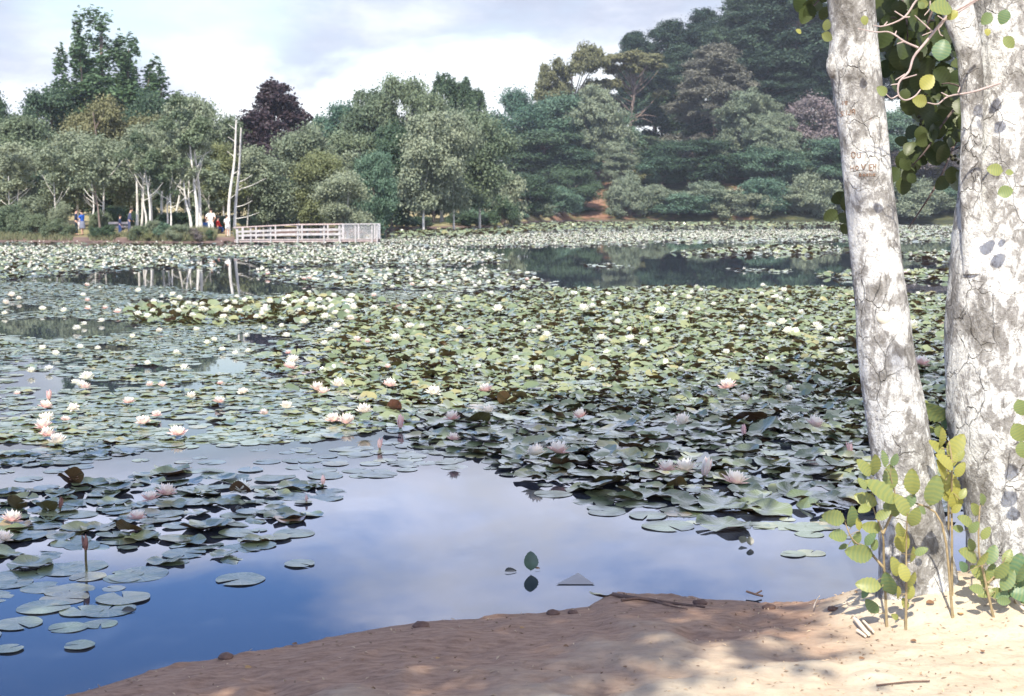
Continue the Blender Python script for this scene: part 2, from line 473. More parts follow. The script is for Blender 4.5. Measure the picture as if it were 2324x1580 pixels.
def crown(blobs, n, size, r, sub=11, subr=.34, up=.45, aspect=1.5, hang=0.0, shell=.8, low=-.55, fat=1.0, dens=1.0):
    """leaf clumps gathered into blobs (centre, radii)"""
    C = np.array([b[0] for b in blobs], float); Rd = np.array([np.broadcast_to(b[1], 3) for b in blobs], float) * fat; n = int(n * dens)
    wgt = (Rd[:, 0] * Rd[:, 2]); wgt = wgt / wgt.sum()
    Ps, Ns, Ts = [], [], []
    for k in range(len(C)):
        m = max(sub, int(n * wgt[k])); per = max(4, m // sub)
        D = unit(r.normal(size=(sub, 3))); D[:, 2] = np.where(D[:, 2] < low, -D[:, 2] * .6, D[:, 2])
        sc = C[k] + D * Rd[k] * shell * r.uniform(.75, 1.15, (sub, 1))
        q = r.normal(size=(sub, per, 3)) * .55
        P = sc[:, None] + q * Rd[k] * subr * r.uniform(.7, 1.3, (sub, 1, 1))
        out = unit(P - C[k]) * .5 + np.array([0, 0, up]) + r.normal(size=P.shape) * .55
        tn = np.clip(r.uniform(.1, .9, (sub, 1)) + r.normal(size=(sub, per)) * .18, 0, 1)
        Ps.append(P.reshape(-1, 3)); Ns.append(out.reshape(-1, 3)); Ts.append(tn.ravel())
    P = np.concatenate(Ps); N = np.concatenate(Ns); T = np.concatenate(Ts)
    V, F = leaf_cards(P, N, size, r, aspect, hang)
    return V, F, T

PROTO = {}
FAT = {'poplar': 1.35, 'copper': 1.5, 'pine': 1.3, 'pine_grey': 1.25, 'umbrella': 1.15, 'feather_open': 1.15, 'alder': 1.3}
def proto(kind, var):
    """(trunk mesh, crown mesh, height, width): a tree of real size standing at the origin"""
    if (kind, var) in PROTO: return PROTO[kind, var]
    r = np.random.default_rng(sum(ord(ch) for ch in kind) * 31 + var * 101)
    tb = MB(); blobs = []; bark = M_BARK; n = 9000; size = .34; kw = {}
    def limbs(base, k=8, r0=.10, n=5):
        idx = r.permutation(len(blobs))[:k]
        for q in idx:
            c, _ = blobs[q]; c = np.asarray(c, float)
            z0 = base[2] if base is not None else 0
            a = np.array([c[0] * .1, c[1] * .1, max(.15 * c[2], c[2] - .55 * math.hypot(c[0], c[1]) - r.uniform(.5, 2))])
            if a[2] < z0: a[2] = z0
            m = (a + c) / 2 + np.array([0, 0, r.uniform(-.2, .5)])
            tb.tube(smooth_path([a, m, c], 3), np.linspace(r0, r0 * .3, 7), n, False)
    if kind in ('alder', 'yellow', 'pale_round', 'olive'):
        Hh, Ww = 9.0, 6.0; bark = M_BIRCH
        lean = r.uniform(-.6, .6)
        top = np.array([lean, r.uniform(-.3, .3), Hh * .93])
        P = smooth_path([[0, 0, -.4], [lean * .1 + r.uniform(-.15, .15), 0, Hh * .3], [lean * .55, 0, Hh * .62], top], 5)
        tb.tube(P, np.linspace(.13, .03, len(P)), 7, False)
        for q in range(24):
            h = r.uniform(.30, .97); rad = Ww / 2 * math.sin(math.pi * min(1, (1.04 - h) / .80)) ** .75 * .82
            a = r.uniform(0, 6.28); d = rad * math.sqrt(r.uniform(.15, 1))
            blobs.append(((lean * h + d * math.cos(a), d * math.sin(a), h * Hh), np.array([1, 1, .8]) * r.uniform(.55, 1.15)))
        limbs(np.array([0, 0, 3.2]), 10, .032); n = 8500; size = .27; kw = dict(sub=11, subr=.60, hang=.2)
        mat = {'alder': 'alder', 'yellow': 'yellow', 'pale_round': 'pale', 'olive': 'mid'}[kind]
    elif kind in ('broad', 'broad_dark', 'broad_teal', 'broad_mauve', 'broad_rust', 'broad_pale'):
        Hh, Ww = 14.0, 11.0
        P = smooth_path([[0, 0, -.6], [r.uniform(-.3, .3), 0, 4], [r.uniform(-.6, .6), 0, 9], [0, 0, 12.5]], 4)
        tb.tube(P, np.linspace(.34, .07, len(P)), 8, False)
        for q in range(34):
            h = r.uniform(.18, .95); rad = Ww / 2 * math.sin(math.pi * min(1, (1.06 - h) / .98)) ** .7 * .82
            a = r.uniform(0, 6.28); d = rad * r.uniform(.35, 1) ** .6
            blobs.append(((d * math.cos(a), d * math.sin(a), h * Hh), np.array([1, 1, .75]) * r.uniform(.95, 1.9)))
        limbs(np.array([0, 0, 2.]), 12, .12); n = 12000; size = .42; kw = dict(sub=12, subr=.50)
        mat = {'broad': 'mid', 'broad_dark': 'dark', 'broad_teal': 'teal', 'broad_mauve': 'mauve', 'broad_rust': 'rust', 'broad_pale': 'pale'}[kind]
    elif kind == 'poplar':
        Hh, Ww = 27.0, 13.5
        tb.tube(smooth_path([[0, 0, -1], [.3, 0, 9], [0, 0, 18], [.2, 0, 26]], 5), np.linspace(.5, .05, 16), 8, False)
        spires = [(0, 0, 27, 3), (-1.9, .5, 26.3, 1.0), (-2.9, -.5, 22.2, 1.3), (2.2, 0, 24.0, 1.5), (3.6, .6, 20.5, 1.6), (4.9, -.4, 19.5, 1.2), (-4.2, .3, 17, 1.5),
                  (1.2, 2, 24, 1.5), (5.4, .5, 15.5, 1.7), (-5.3, -.6, 14.0, 1.6), (-1, -2, 23.5, 1.4), (2.8, -2, 17, 2.0), (-2.2, -2, 17, 2.0), (.6, -2.6, 19, 1.8)]
        for sx_, sy_, st_, sw in spires:
            b0 = np.array([sx_ * .25, sy_ * .25, st_ * .30])
            tb.tube(smooth_path([b0, [sx_ * .8, sy_ * .8, st_ * .6], [sx_, sy_, st_ - .4]], 4), np.linspace(.16, .03, 9), 6, False)
            k = 13
            for q in range(k):
                f = q / (k - 1); zz = st_ * (.34 + .65 * f); wd = sw * (1.05 - .66 * f ** 1.2) * .66
                cx = np.interp(f, [0, .5, 1], [sx_ * .5, sx_ * .85, sx_])
                blobs.append(((cx + r.normal() * .25 * sw * .5, sy_ * (.5 + .5 * f) + r.normal() * .3, zz), np.array([wd, wd, 1.25]) * r.uniform(.75, 1.15)))
        for q in range(46):
            h = r.uniform(.16, .62); rad = 6.6 * (1.02 - h) ** .8; a = r.uniform(0, 6.28); d = rad * r.uniform(.4, 1)
            blobs.append(((d * math.cos(a), d * math.sin(a), h * 27), np.array([1.1, 1.1, 1.2]) * r.uniform(.8, 1.5)))
        n = 24000; size = .46; kw = dict(sub=9, subr=.42, up=.3); mat = 'poplar'
    elif kind == 'copper':
        Hh, Ww = 15.0, 14.0
        tb.tube(smooth_path([[0, 0, -.6], [0, 0, 7], [.1, 0, 14.6]], 5), np.linspace(.4, .05, 11), 8, False)
        for q in range(170):
            h = r.uniform(.10, .99) ** 1.1; rad = Ww / 2 * (1.02 - h) ** .86 * (1 if h > .25 else .9)
            a = r.uniform(0, 6.28); d = rad * r.uniform(.3, 1) ** .5
            blobs.append(((d * math.cos(a), d * math.sin(a), h * Hh + d * .1), np.array([.9, .9, .7]) * r.uniform(.5, 1.0) * (1.25 - .6 * h)))
        limbs(np.array([0, 0, 2.]), 10, .1); n = 22000; size = .36; kw = dict(sub=9, subr=.5, up=.5); mat = 'copper'
    elif kind == 'fir':
        Hh, Ww = 20.0, 8.0
        tb.tube(smooth_path([[0, 0, -.6], [0, 0, 9], [.1, 0, 19.4]], 5), np.linspace(.35, .05, 11), 8, False)
        for q in range(90):
            h = r.uniform(.12, 1.0); rad = Ww / 2 * min(1, (1.06 - h) * 2.6) ** .45 * r.uniform(.6, 1.1); a = r.uniform(0, 6.28); d = rad * r.uniform(.2, 1) ** .6
            blobs.append(((d * math.cos(a), d * math.sin(a), h * Hh * (1 - .025 * d)), np.array([.8, .8, 1.0]) * r.uniform(.5, 1.1)))
        n = 12000; size = .5; kw = dict(sub=9, subr=.42, up=.9, aspect=2.2); mat = 'dark'
    elif kind in ('pine', 'pine_grey'):
        Hh, Ww = 36.0, 17.0; bark = M_PINEBARK
        tb.tube(smooth_path([[0, 0, -1], [.3, 0, 10], [-.2, 0, 22], [.1, 0, 34]], 5), np.linspace(.62, .10, 16), 9, False)
        lo = .30 if kind == 'pine' else .22
        for q in range(92):
            h = lo + (1 - lo) * r.uniform(0, 1) ** .8; rad = Ww / 2 * (np.interp(h, [.2, .45, .75, 1.0], [.75, 1.0, .72, .18]))
            a = r.uniform(0, 6.28); d = rad * r.uniform(.35, 1); zz = h * Hh + (.05 * d if kind == 'pine' else -.16 * d)
            c = np.array([d * math.cos(a), d * math.sin(a), zz])
            blobs.append((c, np.array([1, 1, .78]) * r.uniform(1.2, 2.4)))
            st_ = np.array([0, 0, zz - (.22 * d if kind == 'pine' else -.28 * d)])
            tb.tube(smooth_path([st_, (st_ + c) / 2 + [0, 0, .3], c], 3), np.linspace(.15, .04, 7), 5, False)
        if kind == 'pine_grey':                       # bare drooping branches under the crown
            for q in range(26):
                a = r.uniform(0, 6.28); L = r.uniform(3, 7.5); zz = r.uniform(.18, .42) * Hh
                p = [[0, 0, zz + .28 * L], [math.cos(a) * L * .5, math.sin(a) * L * .5, zz + .12 * L], [math.cos(a) * L, math.sin(a) * L, zz - .25 * L]]
                tb.tube(smooth_path(p, 3), np.linspace(.12, .03, 7), 5, False)
        n = 22000; size = .80; kw = dict(sub=13, subr=.36, up=.75, aspect=3.2); mat = 'pine' if kind == 'pine' else 'grey'
    elif kind == 'umbrella':
        Hh, Ww = 26.0, 15.0; bark = M_PINEBARK
        tb.tube(smooth_path([[0, 0, -1], [-.4, 0, 9], [.5, 0, 17], [0, 0, 23]], 5), np.linspace(.5, .14, 16), 9, False)
        for q in range(30):
            a = r.uniform(0, 6.28); d = 7 * math.sqrt(r.uniform(.02, 1)); zz = 25.2 - .075 * d * d - r.uniform(0, 1) * (2.2 + (5 if r.random() < .3 else 0))
            c = np.array([d * math.cos(a), d * math.sin(a), zz]); blobs.append((c, np.array([1, 1, .55]) * r.uniform(1.1, 2.2)))
            st_ = np.array([0, 0, max(9, zz - 3 - .5 * d)])
            tb.tube(smooth_path([st_, (st_ + c) / 2 + [0, 0, -.4], c], 3), np.linspace(.18, .05, 7), 5, False)
        for q in range(10):
            a = r.uniform(0, 6.28); L = r.uniform(3, 6); zz = r.uniform(9, 16)
            tb.tube(smooth_path([[0, 0, zz], [math.cos(a) * L * .5, math.sin(a) * L * .5, zz + .6], [math.cos(a) * L, math.sin(a) * L, zz + r.uniform(-.5, 2)]], 3), np.linspace(.13, .03, 7), 5, False)
        n = 9000; size = .75; kw = dict(sub=12, subr=.36, up=.8, aspect=2.4); mat = 'rust'
    elif kind in ('feather', 'feather_open'):
        Hh, Ww = 15.0, 11.0
        tb.tube(smooth_path([[0, 0, -.6], [.4, 0, 4], [-.3, 0, 9], [0, 0, 13]], 4), np.linspace(.3, .07, 13), 7, False)
        k = 26 if kind == 'feather' else 18
        for q in range(k):
            h = r.uniform(.22 if kind == 'feather' else .45, .95); rad = Ww / 2 * math.sin(math.pi * min(1, (1.08 - h) / 1.0)) ** .6 * .8
            a = r.uniform(0, 6.28); d = rad * r.uniform(.3, 1) ** .6
            c = np.array([d * math.cos(a), d * math.sin(a), h * Hh])
            blobs.append((c, np.array([1, 1, .72]) * r.uniform(1.2, 2.3)))
            st_ = np.array([0, 0, max(2, c[2] - 2.5 - .5 * d)])
            tb.tube(smooth_path([st_, (st_ + c) / 2, c], 3), np.linspace(.13, .04, 7), 5, False)
        n = 12000; size = .55; kw = dict(sub=12, subr=.28, up=.55, aspect=2.6, hang=.3, shell=.9); mat = 'pale' if kind == 'feather' else 'rust'
    elif kind in ('shrub', 'shrub_teal', 'shrub_pale', 'shrub_dark', 'shrub_mauve', 'shrub_yellow'):
        Hh, Ww = 3.2, 4.2
        for q in range(18):
            a = r.uniform(0, 6.28); d = Ww / 2 * .8 * math.sqrt(r.uniform(0, 1)); top = Hh * .82 * (1 - (d / (Ww / 2)) ** 2 * .6)
            c = np.array([d * math.cos(a), d * math.sin(a), r.uniform(.1, 1) * top + .15]); blobs.append((c, np.array([1, 1, .8]) * r.uniform(.35, .75)))
            if q % 2 == 0: tb.tube(smooth_path([[0, 0, -.2], c * .5 + [0, 0, .1], c], 3), np.linspace(.05, .015, 7), 5, False)
        n = 5200; size = .20; kw = dict(sub=10, subr=.42, up=.5, low=-.9)
        mat = {'shrub': 'mid', 'shrub_teal': 'teal', 'shrub_pale': 'alder', 'shrub_dark': 'dark', 'shrub_mauve': 'mauve', 'shrub_yellow': 'yellow'}[kind]
    elif kind == 'bush_big':                            # arching bamboo-like mounds on the far right shore
        Hh, Ww = 7.5, 10.0
        for q in range(40):
            a = r.uniform(0, 6.28); d = Ww / 2 * .85 * math.sqrt(r.uniform(0, 1)); top = Hh * .85 * (1 - (d / (Ww / 2)) ** 2 * .55)
            c = np.array([d * math.cos(a), d * math.sin(a), r.uniform(.05, 1) * top + .3]); blobs.append((c, np.array([1, 1, .8]) * r.uniform(.8, 1.6)))
            if q % 2 == 0: tb.tube(smooth_path([[0, 0, -.5], c * .5 + [0, 0, .6], c], 3), np.linspace(.09, .03, 7), 5, False)
        n = 9000; size = .50; kw = dict(sub=11, subr=.38, up=.4, aspect=2.4, hang=.3, low=-.9); mat = 'teal' if var % 2 else 'pale'
    V, F, T = crown(blobs, n, size * .86, r, fat=FAT.get(kind, 1.35), dens=2.7, **kw)
    lo_, hi_ = np.percentile(V[:, 2], [.5, 99.8]); wd = np.percentile(V[:, 0], 99) - np.percentile(V[:, 0], 1)
    PROTO[kind, var] = (tb.mesh(kind + ' trunk', bark), mk_mesh(kind + ' crown', V, F, M_LEAF[mat], False, T), hi_, wd)
    return PROTO[kind, var]

NVAR = {'alder': 4, 'yellow': 1, 'broad': 3, 'broad_dark': 3, 'pine': 3, 'bush_big': 3}
_cnt = {}
def tree(kind, name, label, cat, xd, ytop, wd, Y, group=None, shore=None):
    """xd, ytop, wd: where the plant stands and how far it reaches, surveyed from the photograph; Y metres away (or metres behind the shoreline)"""
    u = float(xd_u(xd))
    if shore is not None: Y = float(shore_y(u)) + shore
    X = u * Y; zb = float(terrain_z(X, Y)); top = float(on_y(xd, ytop, Y)[2]); h = max(.6, top - zb)
    width = wd * S / FPX * Y
    k = _cnt[kind] = _cnt.get(kind, -1) + 1
    tm, cm, H0, W0 = proto(kind, k % NVAR.get(kind, 2))
    o = thing(name, label, cat, (X, Y, zb), group, rz=(k * 2.4) % 6.28)
    o.scale = (width / W0, width / W0, h / H0)
    ob('trunk', tm, o); ob('crown', cm, o)
    return o

TREES = [
 # kind, name, label, category, x, y top, width, distance[, group]
 ('poplar', 'poplar_tree', 'tallest dark green poplar with several spires, rising above the left-hand woods', 'tree', 242, 38, 310, 165),
 ('copper', 'copper_beech', 'dark purple copper beech with a conical crown', 'tree', 636, 190, 290, 150),
 ('broad_dark', 'broadleaf_tree', 'dark tree cut by the photo left edge, beside the tall poplar', 'tree', -25, 200, 130, 150),
 ('broad_dark', 'broadleaf_tree', 'dark green tree on the left shoulder of the tall poplar', 'tree', 128, 205, 110, 160),
 ('broad', 'broadleaf_tree', 'rounded green tree between the photo left edge and the poplar', 'tree', 62, 262, 150, 132),
 ('broad_dark', 'broadleaf_tree', 'dark tree tucked under the right side of the tall poplar', 'tree', 345, 210, 120, 158),
 ('broad_rust', 'broadleaf_tree', 'yellowish olive tree in front of the foot of the poplar', 'tree', 222, 222, 150, 128),
 ('broad', 'broadleaf_tree', 'green tree right of the poplar, behind the leaning birch stems', 'tree', 470, 226, 140, 140),
 ('broad', 'broadleaf_tree', 'low green tree filling the dip left of the copper beech', 'tree', 545, 268, 110, 150),
 ('broad_teal', 'broadleaf_tree', 'hazy blue-green tree right behind the copper beech', 'tree', 765, 235, 130, 185),
 ('broad', 'broadleaf_tree', 'wispy green tree rising midway between copper beech and pine top', 'tree', 850, 205, 130, 175),
 ('broad', 'broadleaf_tree', 'green tree with a flat topped crown, left of the two small dark pines', 'tree', 925, 176, 140, 172),
 ('fir', 'pine_tree', 'taller of two small dark pines above the middle of the far woods, left one', 'tree', 1012, 168, 84, 205),
 ('fir', 'pine_tree', 'shorter dark pine just right of the taller small pine', 'tree', 1080, 204, 84, 205),
 ('olive', 'broadleaf_tree', 'dome shaped olive tree with upswept branches below the shorter pine', 'tree', 1090, 246, 140, 150),
 ('broad', 'broadleaf_tree', 'mid green tree under the copper beech, right side', 'tree', 800, 300, 140, 140),
 ('broad_dark', 'broadleaf_tree', 'shady green tree behind the pale round birches', 'tree', 890, 280, 130, 140),
 ('broad_teal', 'broadleaf_tree', 'blue-green young tree rising behind the end of the jetty', 'tree', 850, 345, 90, 112),
 ('alder', 'alder_tree', 'alder with forked white limbs in front of the copper beech', 'tree', 682, 284, 130, 118),
 ('alder', 'alder_tree', 'tall pale alder with the thickest white stem, behind the leaning birches', 'tree', 425, 222, 150, 116),
 ('alder', 'alder_tree', 'grey-green alder behind the couple on the far bank', 'tree', 180, 300, 150, 112),
 ('alder', 'alder_tree', 'leafy alder at the left end of the far bank, set back', 'tree', 40, 330, 150, 112),
 ('alder', 'alder_tree', 'grey-green alder behind the bench', 'tree', 300, 318, 160, 112),
 ('yellow', 'birch_tree', 'yellow-green birch beside the two bare white poles', 'tree', 512, 325, 105, 110),
 ('alder', 'alder_tree', 'alder behind the left half of the jetty, nearest the bare poles', 'tree', 610, 352, 130, 112),
 ('yellow', 'birch_tree', 'yellowish birch behind the middle of the jetty', 'tree', 728, 345, 120, 112),
 ('alder', 'alder_tree', 'low alder behind the right half of the jetty', 'tree', 790, 388, 110, 106),
 ('pale_round', 'birch_tree', 'pale round-headed birch, taller of the pair right of the jetty', 'tree', 962, 256, 130, 136),
 ('pale_round', 'birch_tree', 'pale round-headed birch leaning against the dome shaped olive tree', 'tree', 1030, 252, 110, 140),
 ('pale_round', 'birch_tree', 'broad pale birch with a bright white trunk standing at the water right of the jetty', 'tree', 1003, 306, 180, 172),
 ('alder', 'alder_tree', 'slim alder with a white stem left of the broad pale birch', 'tree', 915, 345, 110, 160),
 ('shrub_pale', 'waterside_bush', 'rounded light green bush overhanging the water right of the broad pale birch', 'bush', 1120, 372, 130, 172),
 # right shore
 ('broad_teal', 'broadleaf_tree', 'blue-green tree at the left end of the wooded hill', 'tree', 1185, 205, 130, 290),
 ('broad_dark', 'broadleaf_tree', 'dense dark tree mass low on the left of the hill', 'tree', 1230, 300, 200, 284),
 ('feather_open', 'hill_tree', 'open crowned brownish tree with sky showing through, highest left of the umbrella pine', 'tree', 1300, 108, 150, 305),
 ('broad_teal', 'broadleaf_tree', 'soft green tree below the open crowned tree', 'tree', 1272, 218, 150, 292),
 ('feather', 'feathery_tree', 'pale feathery tree with billowing clumps left of the umbrella pine', 'tree', 1345, 196, 135, 288),
 ('umbrella', 'umbrella_pine', 'flat topped brownish pine on a tall bare trunk', 'tree', 1432, 116, 150, 312),
 ('pine', 'pine_tree', 'dark pine peeping above the flat topped pine', 'tree', 1432, 74, 110, 350),
 ('pine', 'pine_tree', 'round headed pine on the skyline between flat topped pine and tall pines', 'tree', 1510, 48, 140, 350),
 ('pine', 'pine_tree', 'tall pine on the skyline where the hill meets the sky', 'tree', 1590, 22, 160, 350),
 ('pine_grey', 'grey_pine', 'grey half bare pine with drooping dead lower branches', 'tree', 1615, 100, 190, 306),
 ('pine', 'pine_tree', 'huge dark pine behind the grey half bare pine, reaching out of the photo', 'tree', 1690, -30, 210, 335),
 ('pine', 'pine_tree', 'great dark pine left of the white trunk, top out of the photo', 'tree', 1800, -50, 250, 325),
 ('pine', 'pine_tree', 'dark pine seen partly behind the slimmer white trunk', 'tree', 1930, -60, 230, 330),
 ('pine', 'pine_tree', 'dark pine seen in the gap between the two white trunks', 'tree', 2080, -20, 220, 340),
 ('pine', 'pine_tree', 'dark pine hidden mostly by the thick white trunk', 'tree', 2240, -60, 220, 330),
 ('feather', 'feathery_tree', 'pale feathery tree with a swept top right of the grey pine', 'tree', 1690, 206, 130, 292),
 ('feather', 'feathery_tree', 'pale billowing tree, lower right of the swept top one', 'tree', 1752, 258, 120, 286),
 ('broad_teal', 'broadleaf_tree', 'blue-green tree under the billowing pale trees', 'tree', 1755, 330, 130, 282),
 ('broad_mauve', 'blossom_tree', 'mauve flowering tree left of the slimmer white trunk', 'tree', 1842, 222, 140, 292),
 ('broad_teal', 'broadleaf_tree', 'green tree below the mauve flowering tree', 'tree', 1880, 315, 140, 284),
 ('broad_dark', 'broadleaf_tree', 'dark rounded tree beneath the grey half bare pine', 'tree', 1560, 318, 190, 284),
 ('feather', 'feathery_tree', 'small pale rounded tree left of the bare pine trunk', 'tree', 1398, 318, 85, 280),
 ('broad_teal', 'broadleaf_tree', 'low green tree right of the bare umbrella pine trunk', 'tree', 1500, 345, 110, 282),
 ('broad_teal', 'broadleaf_tree', 'blue-green tree right behind the slimmer white trunk', 'tree', 1990, 250, 150, 288),
 ('broad_mauve', 'blossom_tree', 'mauve tinged tree in the gap between the white trunks', 'tree', 2090, 330, 150, 284),
 ('broad', 'broadleaf_tree', 'green tree high in the gap between the white trunks', 'tree', 2120, 200, 160, 300),
 ('broad_teal', 'broadleaf_tree', 'leafy tree behind the thick white trunk', 'tree', 2250, 250, 160, 288),
]
TREES += [
 ('pine', 'pine_tree', 'dark pine filling the skyline behind the round headed pine', 'tree', 1480, 120, 170, 352), ('broad_dark', 'broadleaf_tree', 'dark tree behind the bare umbrella pine trunk', 'tree', 1500, 215, 150, 330),
 ('broad_dark', 'broadleaf_tree', 'dark tree low behind the grey half bare pine', 'tree', 1580, 235, 150, 326), ('pine', 'pine_tree', 'tall dark pine behind the great pine left of the slimmer trunk', 'tree', 1750, -10, 200, 350),
 ('pine', 'pine_tree', 'dark pine at the crest above the mauve flowering tree', 'tree', 1875, 30, 200, 345), ('pine', 'pine_tree', 'dark pine at the crest right of the skyline pine', 'tree', 1640, 55, 170, 348),
 ('broad_teal', 'broadleaf_tree', 'blue-green tree between feathery tree and umbrella pine', 'tree', 1385, 250, 120, 302), ('broad_dark', 'broadleaf_tree', 'dark leafy tree left under the open crowned tree', 'tree', 1260, 190, 110, 310),
 ('fir', 'pine_tree', 'small dark pine squeezed close beside the taller small pine', 'tree', 1046, 178, 66, 206),
 ('pine', 'pine_tree', 'dark pine filling the slope between round headed pine and grey pine', 'tree', 1545, 105, 150, 330), ('pine', 'pine_tree', 'dark pine low on the slope right of the grey pine', 'tree', 1735, 120, 200, 318),
 ('pine', 'pine_tree', 'dark pine low on the slope just left of the slimmer white trunk', 'tree', 1855, 110, 190, 318), ('broad_dark', 'broadleaf_tree', 'dark tree under the big pines behind the swept pale tree', 'tree', 1640, 262, 170, 312),
 ('broad_dark', 'broadleaf_tree', 'dark tree under the big pines left of the mauve flowering tree', 'tree', 1800, 275, 160, 308), ('broad', 'broadleaf_tree', 'green tree low behind the bare umbrella pine trunk', 'tree', 1465, 310, 120, 318),
 ('broad_teal', 'broadleaf_tree', 'blue-green tree hugging the slope left of the clay scar', 'tree', 1290, 330, 150, 286), ('broad_teal', 'broadleaf_tree', 'blue-green tree on the slope above the tall arching bush', 'tree', 1700, 345, 130, 288),
 ('broad', 'broadleaf_tree', 'green tree on the slope under the mauve flowering tree', 'tree', 1825, 345, 150, 286), ('broad_dark', 'broadleaf_tree', 'dark low tree above the wide arching bush', 'tree', 1640, 370, 120, 290),
 ('broad', 'broadleaf_tree', 'green tree closing the gap left of the open crowned tree', 'tree', 1225, 262, 120, 296), ('broad_dark', 'broadleaf_tree', 'dark tree behind the white poles and the yellow-green birch', 'tree', 470, 330, 150, 134),
 ('broad_dark', 'broadleaf_tree', 'dark understorey tree behind the bench', 'tree', 280, 380, 170, 124), ('broad_dark', 'broadleaf_tree', 'dark understorey tree behind the couple', 'tree', 110, 390, 170, 124), ('broad', 'broadleaf_tree', 'green understorey tree at the photo left edge', 'tree', -10, 380, 150, 122),
 ('broad_dark', 'broadleaf_tree', 'dark understorey tree behind the jetty', 'tree', 640, 400, 150, 134), ('broad_rust', 'broadleaf_tree', 'olive tree between poplar foot and tall pale alder', 'tree', 345, 262, 140, 130), ('broad', 'broadleaf_tree', 'green tree between copper beech and dome shaped olive tree', 'tree', 985, 215, 110, 168),
]
for row in TREES:
    tree(*row[:8], group=row[8] if len(row) > 8 else None)

# bushes along the far right shore: rows of (kind, x, y top, width, label)
RB = [
 ('broad_dark', 1195, 395, 110, 'dark leafy bush at the corner where the wooded hill begins'), ('bush_big', 1215, 455, 70, 'low bush at the water in the corner of the hill'),
 ('bush_big', 1262, 425, 100, 'spreading green bush left of the red clay scar'), ('broad_dark', 1300, 385, 110, 'dark spreading bush above the left of the clay scar'),
 ('shrub_teal', 1318, 468, 60, 'small bush at the water just left of the clay scar'), ('bush_big', 1425, 395, 90, 'leafy bush just right of the red clay scar'),
 ('shrub_teal', 1440, 452, 60, 'small bush above the pale clay patch at the water'), ('bush_big', 1480, 420, 110, 'arching bush under the bare umbrella pine trunk'),
 ('bush_big', 1545, 438, 150, 'broad arching bush right of the pale clay patch'), ('bush_big', 1600, 412, 120, 'arching bush below the grey pine trunk'),
 ('bush_big', 1668, 430, 130, 'arching bush right of the grey pine trunk'), ('bush_big', 1720, 405, 120, 'tall arching bush below the billowing pale tree'),
 ('bush_big', 1790, 425, 140, 'wide arching bush midway to the slimmer white trunk'), ('bush_big', 1850, 395, 120, 'tall bush left of the slimmer white trunk'),
 ('bush_big', 1905, 440, 110, 'bush partly behind the slimmer white trunk'), ('bush_big', 2050, 400, 140, 'broad bush at the water in the gap between the white trunks'),
 ('bush_big', 2130, 440, 110, 'low bush left behind the thick white trunk'), ('bush_big', 2230, 410, 160, 'bush hidden behind the thick white trunk'),
 ('shrub_mauve', 1245, 478, 45, 'mauve tinged low shrub at the waterline left of the clay scar'), ('shrub_mauve', 2000, 470, 60, 'mauve shrub low between the white trunks'),
]
for k, (kind, xd, yt, wd, lb) in enumerate(RB):
    tree(kind, 'waterside_bush', lb, 'bush', xd, yt, wd, 0, shore=3.5 + (k * 37 % 5) * 1.1)

# shrubs along the left shore
LB = [
 ('shrub', 12, 462, 70, 4), ('shrub', 48, 478, 60, 3), ('shrub', 85, 486, 55, 2.5), ('shrub', 120, 496, 50, 2), ('shrub', 150, 508, 40, 1.8), ('shrub_pale', 70, 446, 80, 8), ('shrub_pale', 140, 458, 60, 8),
 ('shrub_dark', 222, 515, 34, 1.2), ('shrub_dark', 248, 510, 38, 1.4), ('shrub', 232, 478, 50, 9),
 ('shrub', 322, 512, 46, 1.2), ('shrub_pale', 352, 500, 46, 1.6), ('shrub_teal', 372, 505, 40, 1.2), ('shrub_yellow', 338, 522, 34, .9), ('shrub_pale', 408, 508, 50, 1.4), ('shrub_mauve', 440, 518, 40, 1.0),
 ('shrub_dark', 474, 527, 30, .9), ('shrub_pale', 395, 522, 40, .8), ('shrub_yellow', 545, 522, 22, .5), ('shrub_dark', 505, 490, 60, 8), ('shrub_dark', 410, 478, 90, 12), ('shrub_dark', 280, 470, 80, 14), ('shrub_dark', 350, 470, 80, 14),
 ('shrub_teal', 600, 492, 60, 4), ('shrub_dark', 640, 486, 70, 10), ('shrub_teal', 690, 488, 50, 3), ('shrub_pale', 742, 470, 60, 4), ('shrub_teal', 580, 480, 60, 12), ('shrub_dark', 810, 500, 40, 1.5),
 ('shrub_dark', 880, 492, 60, 2), ('shrub_teal', 915, 486, 60, 2.5), ('shrub_dark', 955, 490, 60, 2), ('shrub_dark', 1040, 484, 60, 3), ('shrub_teal', 1080, 450, 80, 4), ('shrub_dark', 1065, 488, 50, 1.5),
 ('shrub_dark', 1140, 440, 70, 3.5), ('shrub_teal', 1165, 470, 60, 3), ('shrub_dark', 1110, 480, 60, 1.5), ('shrub_dark', 985, 455, 90, 30), ('shrub_dark', 1060, 440, 90, 30),
]
SHADE = {'shrub': 'mid green', 'shrub_pale': 'pale green', 'shrub_dark': 'dark green', 'shrub_teal': 'blue-green', 'shrub_mauve': 'mauve tinged', 'shrub_yellow': 'yellow-green'}
for kind, xd, yt, wd, s_ in LB:
    wh = ('left of the couple' if xd < 170 else 'between couple and bench' if xd < 262 else 'between bench and man in white' if xd < 462
          else 'on the point by the man in white' if xd < 560 else 'behind the white jetty' if xd < 850 else 'right of the jetty')
    lb = SHADE[kind] + ' shrub ' + ('set back from the water' if s_ > 6 else 'at the water edge') + ', ' + wh
    tree(kind, 'shrub', lb, 'shrub', xd, yt, wd, 0, group='shrubs along the far left bank', shore=s_)

